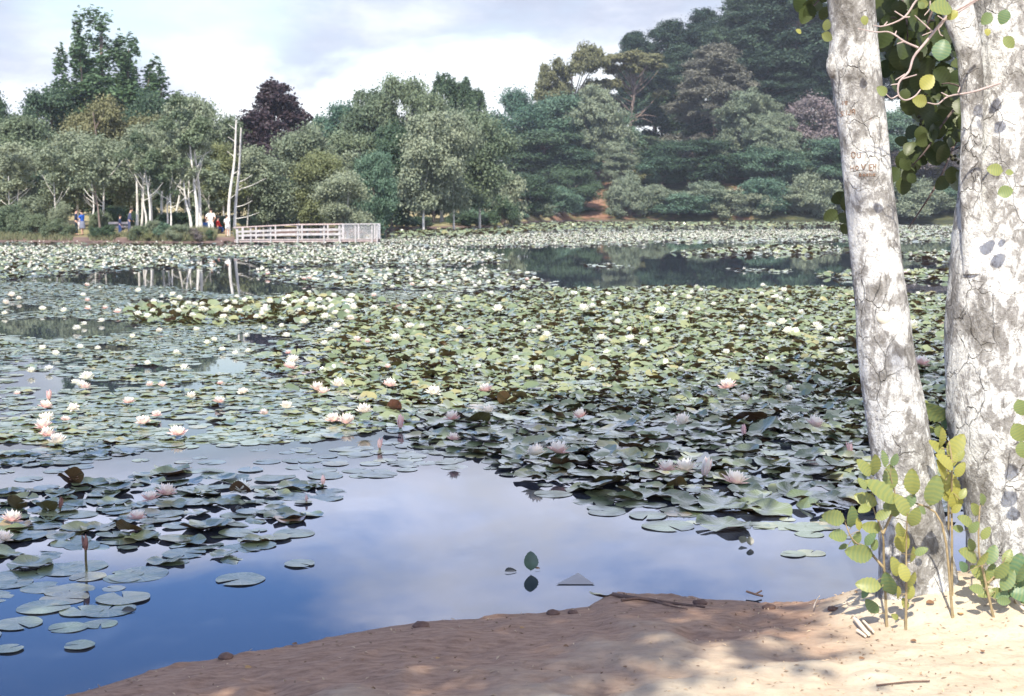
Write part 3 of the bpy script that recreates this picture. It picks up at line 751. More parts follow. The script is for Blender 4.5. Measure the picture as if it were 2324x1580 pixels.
# white birch stems standing along the left bank, each with a small sparse crown of its own
BST = [  # x foot, y foot, x top, y top, width, label
 (25, 528, 18, 400, 5, 'thin white birch first on the far left bank'), (45, 524, 44, 410, 5, 'thin white birch second on the far left bank'), (112, 505, 112, 395, 4, 'thin white birch halfway to the couple'),
 (132, 528, 124, 400, 5, 'slim white birch just left of the couple'), (215, 530, 205, 390, 6, 'white birch just right of the couple'), (232, 540, 208, 396, 6, 'dark leaning birch stem right of the couple'),
 (242, 524, 238, 390, 7, 'white birch left of the bench'), (313, 530, 308, 360, 8, 'thick white birch right behind the man in the suit'), (322, 528, 324, 370, 6, 'white birch second in the clump by the bench'),
 (334, 536, 330, 380, 6, 'white birch third in the clump by the bench'), (343, 542, 327, 370, 6, 'white birch leaning left out of the clump by the bench'), (346, 525, 340, 350, 7, 'straight white birch at the right of the bench clump'),
 (368, 522, 372, 350, 8, 'grey-white birch alone in the middle of the bank'), (381, 530, 380, 400, 5, 'slim white birch beside the lone grey-white one'), (388, 540, 383, 410, 5, 'slim white birch standing lower on the bank'),
 (398, 512, 412, 360, 7, 'birch leaning right behind the slim ones'), (438, 540, 412, 370, 8, 'birch leaning hard to the left'), (432, 514, 430, 360, 6, 'upright birch behind the hard leaning one'),
 (450, 540, 425, 300, 9, 'tall white birch leaning left'), (460, 538, 440, 330, 10, 'thickest leaning white birch'), (473, 524, 472, 440, 5, 'short white birch with a forked top left of the man in white'),
 (562, 520, 561, 400, 4, 'thin birch behind the left end of the jetty'), (600, 505, 602, 400, 4, 'thin birch behind the jetty, second from its left end'), (695, 512, 697, 370, 5, 'white birch behind the middle of the jetty'),
 (735, 500, 738, 390, 6, 'pale birch with a dark clump behind the jetty'), (790, 510, 792, 420, 4, 'thin birch behind the meshed end of the jetty'), (838, 505, 840, 410, 5, 'grey birch behind the right end of the jetty'),
]
BC = []
for q in range(4):
    r = np.random.default_rng(900 + q); bl = []
    for a_ in range(13):
        an = r.uniform(0, 6.28); h = r.uniform(-.9, 1.0); d = 1.5 * math.sqrt(max(.05, 1 - h * h)) * r.uniform(.3, 1)
        bl.append(((d * math.cos(an), d * math.sin(an), h * 1.7), np.array([1, 1, .8]) * r.uniform(.35, .75)))
    V, F, T = crown(bl, 3000, .20, r, sub=9, subr=.45, hang=.2)
    BC.append(mk_mesh('birch crown', V, F, M_LEAF['alder' if q != 2 else 'mid'], False, T))
for k, (xf, yf, xt, yt, wd, lb) in enumerate(BST):
    r = np.random.default_rng(300 + k)
    Y = float(shore_y(float(xd_u(xf)))) + max(.8, (548 - yf) * .55) * (1 if xf < 560 else .5)
    Y = min(Y, 118)
    X = float(xd_u(xf)) * Y; zb = float(terrain_z(X, Y)); tp = on_y(xt, yt, Y)
    o = thing('birch_tree', lb, 'tree', (X, Y, zb), 'white stemmed birches along the far bank')
    top = np.array([tp[0] - X, r.uniform(-.3, .3), tp[2] - zb]); mid = top * .5 + np.array([r.uniform(-.15, .15), 0, 0])
    rad = wd * S / FPX * Y / 2 * .85
    b = MB(); P = smooth_path([[0, 0, -.3], mid * .5 + [r.uniform(-.1, .1), 0, 0], mid, top], 5)
    b.tube(P, np.linspace(rad * 1.2, rad * .45, len(P)), 8, False)
    for q in range(4):
        f = r.uniform(.55, .95); a = np.array([np.interp(f, np.linspace(0, 1, len(P)), P[:, c_]) for c_ in range(3)])
        e = a + np.array([r.uniform(-1.3, 1.3), r.uniform(-1, 1), r.uniform(.4, 1.6)])
        b.tube(smooth_path([a, (a + e) / 2 + [0, 0, -.1], e], 3), np.linspace(rad * .4, .02, 7), 5, False)
    b.build('trunk', M_BIRCH if k not in (5,) else M_BARK, o)
    c_ = ob('crown', BC[k % 4], o, top + np.array([0, 0, .5])); sc = r.uniform(.75, 1.15); c_.scale = (sc, sc, sc); c_.rotation_euler = (0, 0, r.uniform(0, 6))

# two bare birch poles on the point
for k, (xf, yf, xt, yt, w0, w1, lb) in enumerate([(521, 540, 536, 272, 8, 3.4, 'taller of two bare white birch poles left of the jetty'),
                                                  (533, 540, 547, 290, 7.5, 3.2, 'shorter bare white birch pole with side branches left of the jetty')]):
    Y = 95.0 + k * .8; X = float(xd_u(xf)) * Y; zb = float(terrain_z(X, Y)); px = S / FPX * Y
    o = thing('bare_birch', lb, 'tree', (X, Y, zb), 'bare birch poles on the point')
    tp = on_y(xt, yt, Y) - [X, 0, zb]; tp[1] = 0
    b = MB(); P = smooth_path([[0, 0, -.3], tp * .3 + [-.12 + .1 * k, 0, 0], tp * .65 + [.05, 0, 0], tp], 6)
    b.tube(P, np.linspace(w0 * px / 2, w1 * px / 2, len(P)), 9); b.build('trunk', M_BIRCH, o)
    br = MB()
    if k == 1:
        for (xa, ya, xb, yb) in [(530, 497, 590, 482), (535, 470, 575, 455), (538, 432, 552, 425), (539, 424, 552, 418), (539, 414, 575, 396), (555, 425, 605, 405), (541, 398, 549, 392), (540, 350, 546, 344)]:
            A = on_y(xa, ya, Y) - [X, 0, zb]; B = on_y(xb, yb, Y) - [X, 0, zb]; A[1] = 0; B[1] = -.3
            if xa == 555: A = np.array([np.interp(.45, np.linspace(0, 1, len(P)), P[:, c_]) for c_ in range(3)])
            br.tube(smooth_path([A, (A + B) / 2 + [0, 0, -.08], B], 3), np.linspace(.036, .012, 7), 6, False)
    else:
        for f in (.35, .55, .7, .82, .92):
            a = np.array([np.interp(f, np.linspace(0, 1, len(P)), P[:, c_]) for c_ in range(3)]); e = a + [(-.5 if f > .6 else .45), 0, .35]
            br.tube([a, (a + e) / 2, e], [.03, .02, .012], 5, False)
    br.build('branches', M_BIRCH, o)

# ------------------------------------------------------------------ lily pads
def m_pad(name, stuff=False):
    t = NT(name)
    at = t.n('ShaderNodeAttribute', _attribute_name='tone').outputs['Fac']
    oi = t.n('ShaderNodeObjectInfo').outputs['Random']
    f = at if stuff else oi
    c = t.coord('Object')
    n = t.noise(c, 6.0 if stuff else 2.6, 4)
    top = t.ramp(f, [(0, (.085, .115, .050)), (.25, (.140, .180, .085)), (.62, (.215, .250, .130)), (.86, (.270, .280, .125)), (.95, (.33, .28, .12)), (1, (.26, .13, .08))])
    top = t.mix(t.math('MULTIPLY', n, .40).outputs[0], top, (.085, .125, .085))
    nrm = None
    if not stuff:                                        # radiating veins and browned specks
        sp = t.n('ShaderNodeSeparateXYZ'); t.l(c, sp)
        ang = t.math('ARCTAN2', sp.outputs[1], sp.outputs[0])
        ve = t.math('ABSOLUTE', t.math('SINE', t.math('MULTIPLY', ang, 9.0)))
        vm = t.math('POWER', t.math('SUBTRACT', 1.0, ve), 5.0)
        top = t.mix(t.math('MULTIPLY', vm, .35).outputs[0], top, (.17, .22, .13))
        sk = t.noise(c, 9, 3, .6)
        skm = t.n('ShaderNodeMapRange'); skm.inputs[1].default_value = .66; skm.inputs[2].default_value = .74; t.l(sk, skm)
        top = t.mix(skm.outputs[0], top, (.16, .10, .05))
        nrm = t.bump(t.math('ADD', t.math('MULTIPLY', vm, -.5), n).outputs[0], .25, .05)
    un = t.ramp(f, [(0, (.085, .045, .022)), (.4, (.11, .062, .024)), (.7, (.085, .075, .025)), (1, (.12, .045, .028))])
    g = t.n('ShaderNodeNewGeometry').outputs['Backfacing']
    col = t.mix(g, top, un)
    rg = t.math('ADD', t.math('MULTIPLY', n, .18), .24)
    b = t.bsdf(col, rg.outputs[0], nrm, .6); b.inputs['Coat Weight'].default_value = .45; b.inputs['Coat Roughness'].default_value = .16; b.inputs['Coat IOR'].default_value = 1.45
    tr = t.n('ShaderNodeBsdfTranslucent'); t.l(col, tr, 0)
    ms = t.n('ShaderNodeMixShader'); ms.inputs[0].default_value = .12; t.l(b, ms, 1); t.l(tr, ms, 2)
    return t.done(ms)
M_PAD = m_pad('lily pad skin'); M_PADS = m_pad('far lily pad skin', True)

def pad_shape(kind, seed, nout=30, nr=4):
    r = np.random.default_rng(seed)
    gap = r.uniform(.05, .16)
    a = np.linspace(gap, 2 * math.pi - gap, nout)
    rr = 1 + .03 * np.sin(a * 2 + r.uniform(0, 6)) + .02 * np.sin(a * 5 + r.uniform(0, 6))
    rr = rr * (1 - .05 * np.exp(-((a - gap) / .12) ** 2) - .05 * np.exp(-((2 * math.pi - gap - a) / .12) ** 2))
    rings = np.linspace(0, 1, nr + 1)[1:] ** .8
    ph = r.uniform(0, 6.28, 4)
    V = [[0.0, 0.0, 0.0]]; F3 = []; F4 = []
    for q in rings:
        aa = math.pi + (a - math.pi) * (1 - .02 * (1 - q))
        x = rr * q * np.cos(aa); y = rr * q * np.sin(aa)
        if kind == 'flat': z = .012 * np.sin(2 * a + ph[0]) * q ** 2 + .008 * q ** 2 * np.sin(5 * a + ph[1])
        elif kind == 'wavy': z = q ** 2.2 * (.12 + .08 * np.sin(2 * a + ph[0]) + .065 * np.sin(5 * a + ph[1]) + .02 * np.sin(9 * a + ph[2]))
        elif kind == 'cup': z = q ** 1.8 * (.22 + .10 * np.sin(2 * a + ph[0]) + .05 * np.sin(5 * a + ph[1]))
        elif kind == 'fold': z = .42 * np.abs(y) ** 1.3 * (1 + .2 * np.sin(3 * a + ph[0])) + .05 * q ** 2 * np.sin(5 * a + ph[1])
        elif kind == 'droop': z = -.20 * q ** 2 + .10 * q ** 2 * np.sin(2 * a + ph[0]) + .06 * q ** 2 * np.sin(5 * a + ph[1])
        V += np.stack([x, y, z + 0 * x], -1).tolist()
    for j in range(nout - 1): F3.append([0, 1 + j, 2 + j])
    for k in range(nr - 1):
        o = 1 + k * nout
        for j in range(nout - 1): F4.append([o + j, o + nout + j, o + nout + j + 1, o + j + 1])
    return np.array(V), np.array(F3), np.array(F4, int).reshape(-1, 4)

def rot_tilt(tau, axis, yaw):
    """rotation matrices: yaw, then tilt by tau about the level axis at angle `axis`"""
    n = len(tau); c, s_ = np.cos(yaw), np.sin(yaw); Z = np.zeros(n); O = np.ones(n)
    Rz = np.stack([c, -s_, Z, s_, c, Z, Z, Z, O], -1).reshape(n, 3, 3)
    ux, uy = np.cos(axis), np.sin(axis); ct, st = np.cos(tau), np.sin(tau); k = 1 - ct
    Rt = np.stack([ct + ux * ux * k, ux * uy * k, uy * st, ux * uy * k, ct + uy * uy * k, -ux * st, -uy * st, ux * st, ct], -1).reshape(n, 3, 3)
    return Rt @ Rz

# where the pads grow: outline surveyed from the photograph (laid on the water), cover, rise, tilt, radius range, mix of shapes
ZONES = {
 'bed':   ([(760, 745), (900, 692), (1100, 674), (1300, 662), (1500, 655), (1690, 662), (1860, 655), (2000, 668), (2400, 680), (2500, 1010), (1990, 1010), (1500, 960), (1000, 945), (860, 930), (700, 880), (720, 800)],
           1.85, (.010, .060), .25, (.056, .100), ('wavy', 'cup', 'fold', 'droop', 'wavy')),
 'blend': ([(640, 730), (780, 705), (900, 700), (900, 900), (960, 950), (860, 985), (720, 950), (640, 880), (600, 820)], .75, (.003, .035), .20, (.06, .10), ('wavy', 'flat', 'cup', 'flat', 'wavy')),
 'front': ([(860, 925), (1000, 940), (1500, 955), (1990, 1005), (2420, 1005), (2400, 1180), (1990, 1165), (1800, 1175), (1620, 1160), (1480, 1148), (1310, 1122), (1150, 1070), (1000, 1012), (880, 975)],
           1.25, (.004, .045), .20, (.09, .145), ('wavy', 'wavy', 'cup', 'flat', 'droop')),
 'flat':  ([(-500, 640), (0, 640), (420, 655), (560, 672), (1000, 662), (1100, 674), (900, 694), (760, 745), (720, 800), (705, 880), (880, 965), (700, 1000), (420, 1012), (150, 1052), (-400, 1070)],
           2.0, (.002, .010), .025, (.062, .108), ('flat', 'flat', 'flat', 'flat', 'wavy')),
 'strip': ([(270, 700), (640, 678), (720, 672), (880, 690), (760, 735), (640, 728), (300, 738)], 1.4, (.01, .07), .35, (.08, .12), ('wavy', 'cup', 'fold', 'wavy')),
 'band':  ([(-500, 560), (0, 560), (540, 561), (900, 559), (1100, 574), (1155, 590), (1000, 606), (620, 603), (560, 584), (340, 588), (480, 604), (330, 611), (0, 634), (-500, 650)],
           1.1, (.005, .04), .16, (.09, .14), ('wavy', 'cup', 'flat')),
 'mid':   ([(560, 616), (1000, 613), (1230, 620), (1180, 630), (1275, 645), (1060, 664), (760, 655), (640, 640)], 1.1, (.005, .05), .14, (.09, .14), ('wavy', 'flat', 'cup')),
 'far':   ([(-500, 553), (0, 551.5), (540, 552), (870, 556), (1100, 560), (1300, 558), (1450, 553), (1500, 545), (1900, 536), (1900, 522), (1500, 527), (1200, 534), (1000, 541), (900, 548), (600, 549.5), (400, 553)],
           1.0, (.005, .04), .14, (.10, .16), ('wavy', 'flat', 'cup')),
 'farthest': ([(880, 530), (1010, 524), (1190, 512), (1330, 506), (1900, 505), (1900, 509), (1500, 514), (1300, 520), (1100, 533), (900, 541)], .8, (.02, .08), .3, (.16, .26), ('wavy', 'cup')),
 'isle':  ([(1290, 601), (1370, 598), (1460, 606), (1380, 608)], .55, (.002, .02), .1, (.12, .18), ('flat', 'wavy')),
 'isle2': ([(1530, 575), (1640, 566), (1760, 562), (1910, 564), (1900, 572), (1660, 581)], .85, (.01, .07), .25, (.14, .2), ('wavy', 'cup')),
 'isle3': ([(1655, 613), (1740, 610), (1805, 616), (1720, 619)], .6, (.002, .02), .1, (.12, .18), ('flat', 'wavy')),
 'isle4': ([(1835, 625), (1950, 617), (2330, 616), (2330, 640), (2100, 640), (1920, 634)], .9, (.01, .07), .25, (.13, .19), ('wavy', 'cup')),
 'isle5': ([(1480, 548), (1700, 541), (1930, 540), (1930, 548), (1650, 551)], .6, (.01, .05), .2, (.15, .22), ('wavy', 'flat')),
 'isle6': ([(1930, 512), (2330, 513), (2330, 545), (2050, 549), (1930, 541)], .55, (.01, .06), .2, (.16, .24), ('wavy', 'flat')),
 'isle7': ([(2030, 574), (2330, 572), (2330, 598), (2100, 592)], .8, (.01, .07), .25, (.13, .2), ('wavy', 'cup')),
 'shade': ([(-300, 1140), (0, 1120), (170, 1092), (330, 1062), (500, 1058), (640, 1080), (760, 1095), (770, 1130), (700, 1180), (670, 1225), (560, 1280), (440, 1285), (300, 1270), (150, 1270), (0, 1300), (-300, 1330)],
           1.05, (.001, .014), .07, (.085, .135), ('flat', 'wavy', 'flat', 'flat', 'wavy', 'droop', 'flat', 'flat', 'cup')),
 'drift': ([(-300, 1300), (0, 1290), (160, 1265), (300, 1285), (420, 1290), (330, 1350), (280, 1395), (130, 1440), (0, 1475), (-300, 1500)], .95, (.001, .005), .008, (.10, .15), ('flat',)),
 'thin':  ([(1180, 1085), (1330, 1105), (1500, 1130), (1640, 1160), (1930, 1180), (1930, 1225), (1700, 1225), (1450, 1190), (1260, 1130)], 1.0, (.001, .006), .01, (.08, .14), ('flat',)),
 'thin2': ([(560, 1020), (760, 1010), (1000, 990), (1180, 1050), (1180, 1080), (1000, 1060), (760, 1090), (600, 1050)], .70, (.001, .006), .01, (.08, .12), ('flat',)),
 'thin3': ([(0, 1055), (420, 1015), (600, 1015), (520, 1050), (250, 1060), (0, 1110)], .18, (.001, .006), .01, (.07, .11), ('flat',)),
}
HOLES = [(140, 745, 190, 26), (410, 690, 110, 14), (440, 630, 150, 26), (520, 655, 80, 12), (660, 738, 60, 12), (668, 795, 78, 34), (490, 830, 80, 22), (590, 770, 60, 12), (330, 838, 60, 9), (120, 872, 90, 15), (700, 825, 60, 14),
         (900, 640, 60, 5), (1010, 655, 60, 6), (760, 720, 70, 8), (40, 1015, 80, 10), (560, 690, 60, 5), (250, 790, 70, 7), (60, 700, 60, 7), (440, 875, 50, 8), (620, 850, 60, 8)]
def sample_zone(poly, cover, rlo, rhi, r, keep_holes):
    poly = np.array(poly, float); g = on_z(poly[:, 0], poly[:, 1])[:, :2]
    lo, hi = g.min(0), g.max(0)
    # area of the outline on the water
    a = .5 * abs(np.dot(g[:, 0], np.roll(g[:, 1], 1)) - np.dot(g[:, 1], np.roll(g[:, 0], 1)))
    rm = (rlo + rhi) / 2; n = int(cover * a / (math.pi * rm * rm) * 1.15)
    box = np.prod(hi - lo); m = int(n * box / a)
    # jittered cells for an even spread
    cell = math.sqrt(box / max(m, 1)); nx = max(1, int((hi[0] - lo[0]) / cell)); ny = max(1, int((hi[1] - lo[1]) / cell))
    gx, gy = np.meshgrid(np.arange(nx), np.arange(ny))
    X = lo[0] + (gx.ravel() + r.uniform(-.15, 1.15, nx * ny)) * cell; Y = lo[1] + (gy.ravel() + r.uniform(-.15, 1.15, nx * ny)) * cell
    ok = np.ones(len(X), bool)
    xd, yd = project(np.stack([X, Y, X * 0], -1))
    wob = (fbm(X * .9, Y * .35, 3) - .5)
    ok = in_poly(xd + wob * 70 + r.normal(0, 9, len(xd)), yd + wob * 18 + r.normal(0, 2.5, len(xd)), poly)
    if keep_holes:
        for hx, hy, ha, hb in HOLES:
            ok &= ((xd - hx + wob * 60) / ha) ** 2 + ((yd - hy + wob * 12) / hb) ** 2 > r.uniform(.75, 1.15, len(X))
        ok &= (fbm(X * .5 + 40, Y * .22, 3) > .35) | (r.random(len(X)) < .3)
    if cover < 1.2: ok &= r.random(len(X)) < .72 + .5 * fbm(X * .8 + 9, Y * .8, 3)
    return X[ok], Y[ok], xd[ok], yd[ok]

PADS = []     # x, y, z, radius, tilt, tilt axis, yaw, shape, zone, xd, yd
for zi, (zn, (poly, cover, rise, tilt, (rlo, rhi), kinds)) in enumerate(ZONES.items()):
    r = np.random.default_rng(1000 + zi)
    X, Y, xd, yd = sample_zone(poly, cover, rlo, rhi, r, zn == 'flat')
    n = len(X)
    rad = r.uniform(rlo, rhi, n) * np.where(r.random(n) < .25, r.uniform(.5, .8, n), 1) * np.where(r.random(n) < .08, 1.25, 1)
    zz = r.uniform(rise[0], rise[1], n); ti = np.abs(r.normal(0, tilt, n)).clip(0, .95)
    if zn == 'bed':                                     #  the far part of the bed stands highest
        zz = zz * np.interp(yd, [680, 780, 900], [1.15, 1.0, .6]); ti = ti * np.interp(yd, [680, 860, 950], [1, 1, .75])
    kk = r.integers(0, len(kinds), n)
    for q in range(n):
        if near_s(X[q], Y[q]) > -.25: continue
        PADS.append([X[q], Y[q], zz[q], rad[q], ti[q], r.uniform(0, 6.28), r.uniform(0, 6.28), kinds[kk[q]], zn, xd[q], yd[q]])
FLOWERS = [   # x, y of the flower's middle, width (survey units), look (p pink, w white, b bud, B tall bud), label
 (1216, 1027, 50, 'p', 'left of the twin big pink lilies at the front of the dense bed'), (1266, 1021, 52, 'p', 'right of the twin big pink lilies at the front of the dense bed'),
 (1515, 1063, 46, 'p', 'left lily of the close pair in the shaded right of the bed'), (1556, 1062, 50, 'p', 'right lily of the close pair in the shaded right of the bed'),
 (1667, 1089, 58, 'p', 'biggest wide open pink lily, nearest the slimmer white trunk'), (1598, 1046, 30, 'c', 'half closed upright pale lily above the close pair'),
 (1551, 957, 42, 'p', 'pink lily alone in the shade above the half closed one'), (1848, 963, 42, 'p', 'upright pale lily left of the slimmer white trunk'), (1652, 876, 40, 'p', 'star shaped pale lily deep in the shaded bed'),
 (1690, 906, 26, 'p', 'small pink lily right below the star shaped one'), (2090, 822, 40, 'p', 'flat pink lily seen between the two white trunks'), (1690, 960, 20, 'b', 'pink bud tucked beside the humped olive pad'),
 (1932, 997, 20, 'b', 'small pink bud close to the slimmer white trunk'), (1318, 944, 34, 'p', 'leaning pale lily in the middle of the bed'), (1026, 948, 36, 'p', 'round pink lily left of the blue-grey upturned pad'),
 (1110, 932, 34, 'p', 'pink lily under the dark red leaning pad'), (1029, 996, 30, 'p', 'pink lily lowest at the left front of the bed'), (1103, 884, 36, 'p', 'white-pink lily above the dark red leaning pad'),
 (984, 890, 34, 'p', 'pale lily at the sunny left of the bed'), (909, 944, 24, 'b', 'pink bud beside the pale upturned pad'), (884, 873, 32, 'p', 'pale pink lily alone where bed meets floating sheet'), (826, 932, 36, 'p', 'broad pink lily right of a touching pair on the floating sheet'),
 (757, 952, 32, 'p', 'left of a touching pink pair on the floating sheet'), (786, 957, 38, 'p', 'right of a touching pink pair on the floating sheet'), (766, 873, 32, 'p', 'right of two pale pink lilies high on the floating sheet'), (718, 882, 32, 'p', 'left of two pale pink lilies high on the floating sheet'),
 (861, 987, 18, 'b', 'pink bud standing in the water at the left front of the bed'), (648, 922, 30, 'p', 'pale pink lily on the floating sheet above a small bud'), (598, 939, 22, 'p', 'small pink lily left of the paler one on the sheet'),
 (28, 1178, 46, 'p', 'pink lily at the photo left edge in the left patch'), (10, 1222, 40, 'p', 'pink lily cut by the photo left edge'), (341, 1131, 40, 'p', 'left of the two tall pink lilies in the left patch'), (378, 1118, 46, 'p', 'right of the two tall pink lilies in the left patch'),
 (550, 1110, 46, 'w', 'cream white lily at the right of the left patch'), (312, 1175, 42, 'p', 'lowest pink lily of the left patch'), (168, 1086, 28, 'p', 'small pink lily above the black-backed pad'),
 (130, 1000, 46, 'p', 'nearest of the pink lilies clustered at the left edge, mirrored in clear water'), (108, 985, 38, 'p', 'second nearest of the clustered pink lilies at left'), (98, 967, 44, 'p', 'wide pink lily in the middle of the left cluster'),
 (105, 949, 40, 'p', 'rear pink lily of the left cluster'), (148, 952, 26, 'p', 'small pink lily on the right of the left cluster'), (102, 920, 36, 'p', 'pink lily behind the left cluster'), (167, 926, 30, 'p', 'pink lily right behind the left cluster'),
 (325, 958, 34, 'p', 'pink lily left of the one at the clear water edge'), (404, 983, 40, 'p', 'pink lily at the edge of the clear strip'), (434, 900, 26, 'p', 'pale pink lily in the middle of the floating sheet'), (356, 942, 24, 'p', 'small pink lily above the edge ones'),
 (497, 911, 28, 'p', 'pink lily low on the floating sheet'), (552, 890, 24, 'p', 'small pale lily low on the floating sheet'), (292, 912, 28, 'p', 'pale lily left of centre on the floating sheet'), (197, 1283, 22, 'B', 'tall dark closed bud on a bare stem above blue water'),
 (135, 1152, 16, 'B', 'upright rosy bud in the left patch'), (732, 1094, 16, 'b', 'pink bud at the right end of the left patch'), (695, 1131, 12, 'b', 'tiny bud below the one at the right end of the left patch'),
 (112, 904, 18, 'b', None), (340, 873, 24, 'p', None), (368, 874, 24, 'p', None), (500, 870, 20, 'p', None), (40, 893, 20, 'p', None), (193, 877, 32, 'p', None), (198, 855, 34, 'w', 'widest white lily on the left of the floating sheet'), (170, 868, 22, 'w', None),
 (112, 836, 26, 'w', None), (70, 842, 26, 'w', None), (125, 802, 24, 'w', None), (96, 790, 24, 'w', None), (182, 788, 22, 'w', None), (222, 790, 20, 'w', None), (400, 800, 20, 'w', None), (335, 825, 22, 'w', None), (418, 834, 24, 'w', None),
 (470, 778, 20, 'w', None), (445, 748, 20, 'w', None), (485, 771, 20, 'w', None), (505, 793, 20, 'w', None), (535, 801, 22, 'w', None), (563, 797, 18, 'w', None), (650, 761, 24, 'w', None), (748, 750, 24, 'w', None), (765, 740, 26, 'w', None),
 (560, 762, 20, 'w', None), (300, 764, 18, 'w', None), (175, 745, 24, 'w', None), (190, 735, 18, 'w', None), (230, 728, 20, 'w', None), (145, 705, 20, 'w', None), (600, 705, 30, 'w', None), (640, 740, 18, 'w', None), (600, 745, 18, 'w', None),
 (655, 800, 20, 'p', None), (835, 775, 18, 'p', None), (880, 832, 20, 'p', None), (1220, 838, 30, 'w', None), (1045, 748, 28, 'w', None), (1130, 700, 30, 'w', None), (1325, 700, 34, 'w', None), (1500, 705, 36, 'w', None), (1240, 760, 28, 'w', None),
 (1430, 768, 28, 'w', None), (1790, 750, 34, 'w', None), (1910, 770, 22, 'w', None), (1685, 745, 26, 'w', None), (1345, 840, 24, 'w', None), (1085, 832, 22, 'w', None), (1860, 745, 24, 'w', None), (1545, 840, 22, 'w', None), (1790, 882, 24, 'p', None), (2070, 735, 40, 'w', None),
]
# pads placed one by one: x, y, half width (survey units), shape, tilt, label
ONE_PADS = [
 (1640, 1194, 62, 'wavy', .02, 'largest lily pad, round with a dark front edge, nearest the slimmer white trunk'),
 (1516, 1191, 60, 'flat', .0, 'large flat round lily pad left of the largest dark edged one'),
 (1640, 1150, 60, 'wavy', .05, 'broad lily pad with a thick wavy dark edge below the rightmost big pink lily'),
 (1738, 1160, 60, 'wavy', .09, 'broad lily pad with a cut edge touching the left of the shaded front row'),
 (545, 1312, 58, 'flat', .0, 'lone split lily pad on the blue water, outermost of the left patch'),
 (680, 1277, 36, 'flat', .0, 'ragged pale lily pad alone on the water right of the left patch'),
 (1840, 1252, 34, 'flat', .0, 'pair-forming thin lily pad on open water left of the leafy shoots'), (1800, 1255, 30, 'flat', .0, 'thin lily pad on open water overlapping the one by the leafy shoots'),
 (1470, 1168, 45, 'flat', .0, 'thin submerged looking lily pad with a faded edge in the open water'), (1690, 1115, 46, 'wavy', .06, 'long lily pad rim under the rightmost big pink lily'),
 (1370, 1360, 34, 'cup', .3, 'stray upturned lily pad stranded beside the stick at the mud edge'),
 (180, 1462, 36, 'flat', .0, 'lily pad nearest the camera in the left corner of the pond'), (228, 1412, 38, 'flat', .0, 'oval lily pad next to the corner one in the deep blue water'),
 (100, 1375, 60, 'flat', .0, 'wide lily pad at the left edge of the photo over blue water'), (280, 1355, 60, 'flat', .0, 'wide lily pad above the blue corner water'), (155, 1420, 45, 'flat', .0, 'split lily pad just above the corner one'),
 (40, 1412, 55, 'flat', .0, 'lily pad cut by the photo left edge, low down'), (20, 1470, 34, 'flat', .0, 'lily pad cut by the photo left edge, lowest of all'),
 (296, 1210, 34, 'fold', .5, 'bluish upturned lily pad under the front pink lily of the left patch'), (160, 1098, 30, 'fold', .8, 'black-backed folded lily pad below the small pink lily'), (38, 1155, 24, 'cup', .9, 'dark rounded upturned lily pad at the photo left edge'),
 (105, 1160, 24, 'fold', .8, 'dark folded lily pad beside the pink bud'), (545, 1125, 26, 'fold', .7, 'red-brown folded lily pad left under the cream lily'), (1272, 1058, 22, 'fold', .6, 'dark red upturned lily pad under the twin pink lilies'),
 (1535, 1108, 26, 'fold', .5, 'red-brown curled lily pad under the paired pink lilies'), (1700, 955, 44, 'droop', .5, 'humped dark olive lily pad beside a pink bud'), (893, 936, 20, 'fold', .9, 'pale upturned lily pad catching light beside a pink bud'),
 (1150, 918, 24, 'fold', .8, 'dark red leaning lily pad above the round pink lily'), (1085, 962, 30, 'fold', .5, 'blue-grey upturned lily pad right of the round pink lily'),
]
manual = []
for (xd, yd, hw, kind, ti, lb) in ONE_PADS:
    p = on_z(xd, yd, .01); rad = hw * S / FPX * p[1]
    q_ = len(manual); manual.append([p[0], p[1], .003 + .012 * (kind != 'flat') + .0025 * (q_ % 3), rad, ti, (math.pi if kind in ('fold', 'cup', 'droop') else 0) + .4 * math.sin(q_ * 3.), q_ * 1.7 + 3.4, kind, 'one', xd, yd, lb])
FREE = []                                               # open flowers stand clear of the pads in front of them
def clear_for(xd, yd, wd, h_):
    p = on_z(xd, yd + wd * .22, h_); FREE.append((p[0], p[1], wd * S / FPX * p[1]))
for f_ in FLOWERS: clear_for(f_[0], f_[1], f_[2], .115 if f_[0] > 800 and f_[1] > 680 else .02)
FREE = np.array(FREE)
for p in PADS:
    dx = np.abs(FREE[:, 0] - p[0]); dy = FREE[:, 1] - p[1]
    if np.any((dx < FREE[:, 2] * .55 + p[3]) & (dy > -.08) & (dy < .75)):
        p[4] = min(p[4], .05); p[2] = min(p[2], .02); p[7] = 'wavy' if p[7] != 'flat' and p[8] != 'bed' else 'flat'
mx = np.array([m[:2] for m in manual]); mr = np.array([m[3] for m in manual])
PADS = [p for p in PADS if np.all(np.hypot(mx[:, 0] - p[0], mx[:, 1] - p[1]) > mr * .85 + (.05 if p[8] not in ('bed', 'front', 'shade') else 0))]
app = np.array([(p[3] / p[1]) ** 2 * (p[2] * 3 + 2) / p[1] for p in PADS])
vis = np.array([-40 < p[9] < 1945 for p in PADS])
order = np.argsort(-app * vis)
N_IND = 296 - len(manual)
solo = [PADS[q] for q in order[:N_IND]]; rest = [PADS[q] for q in order[N_IND:]]

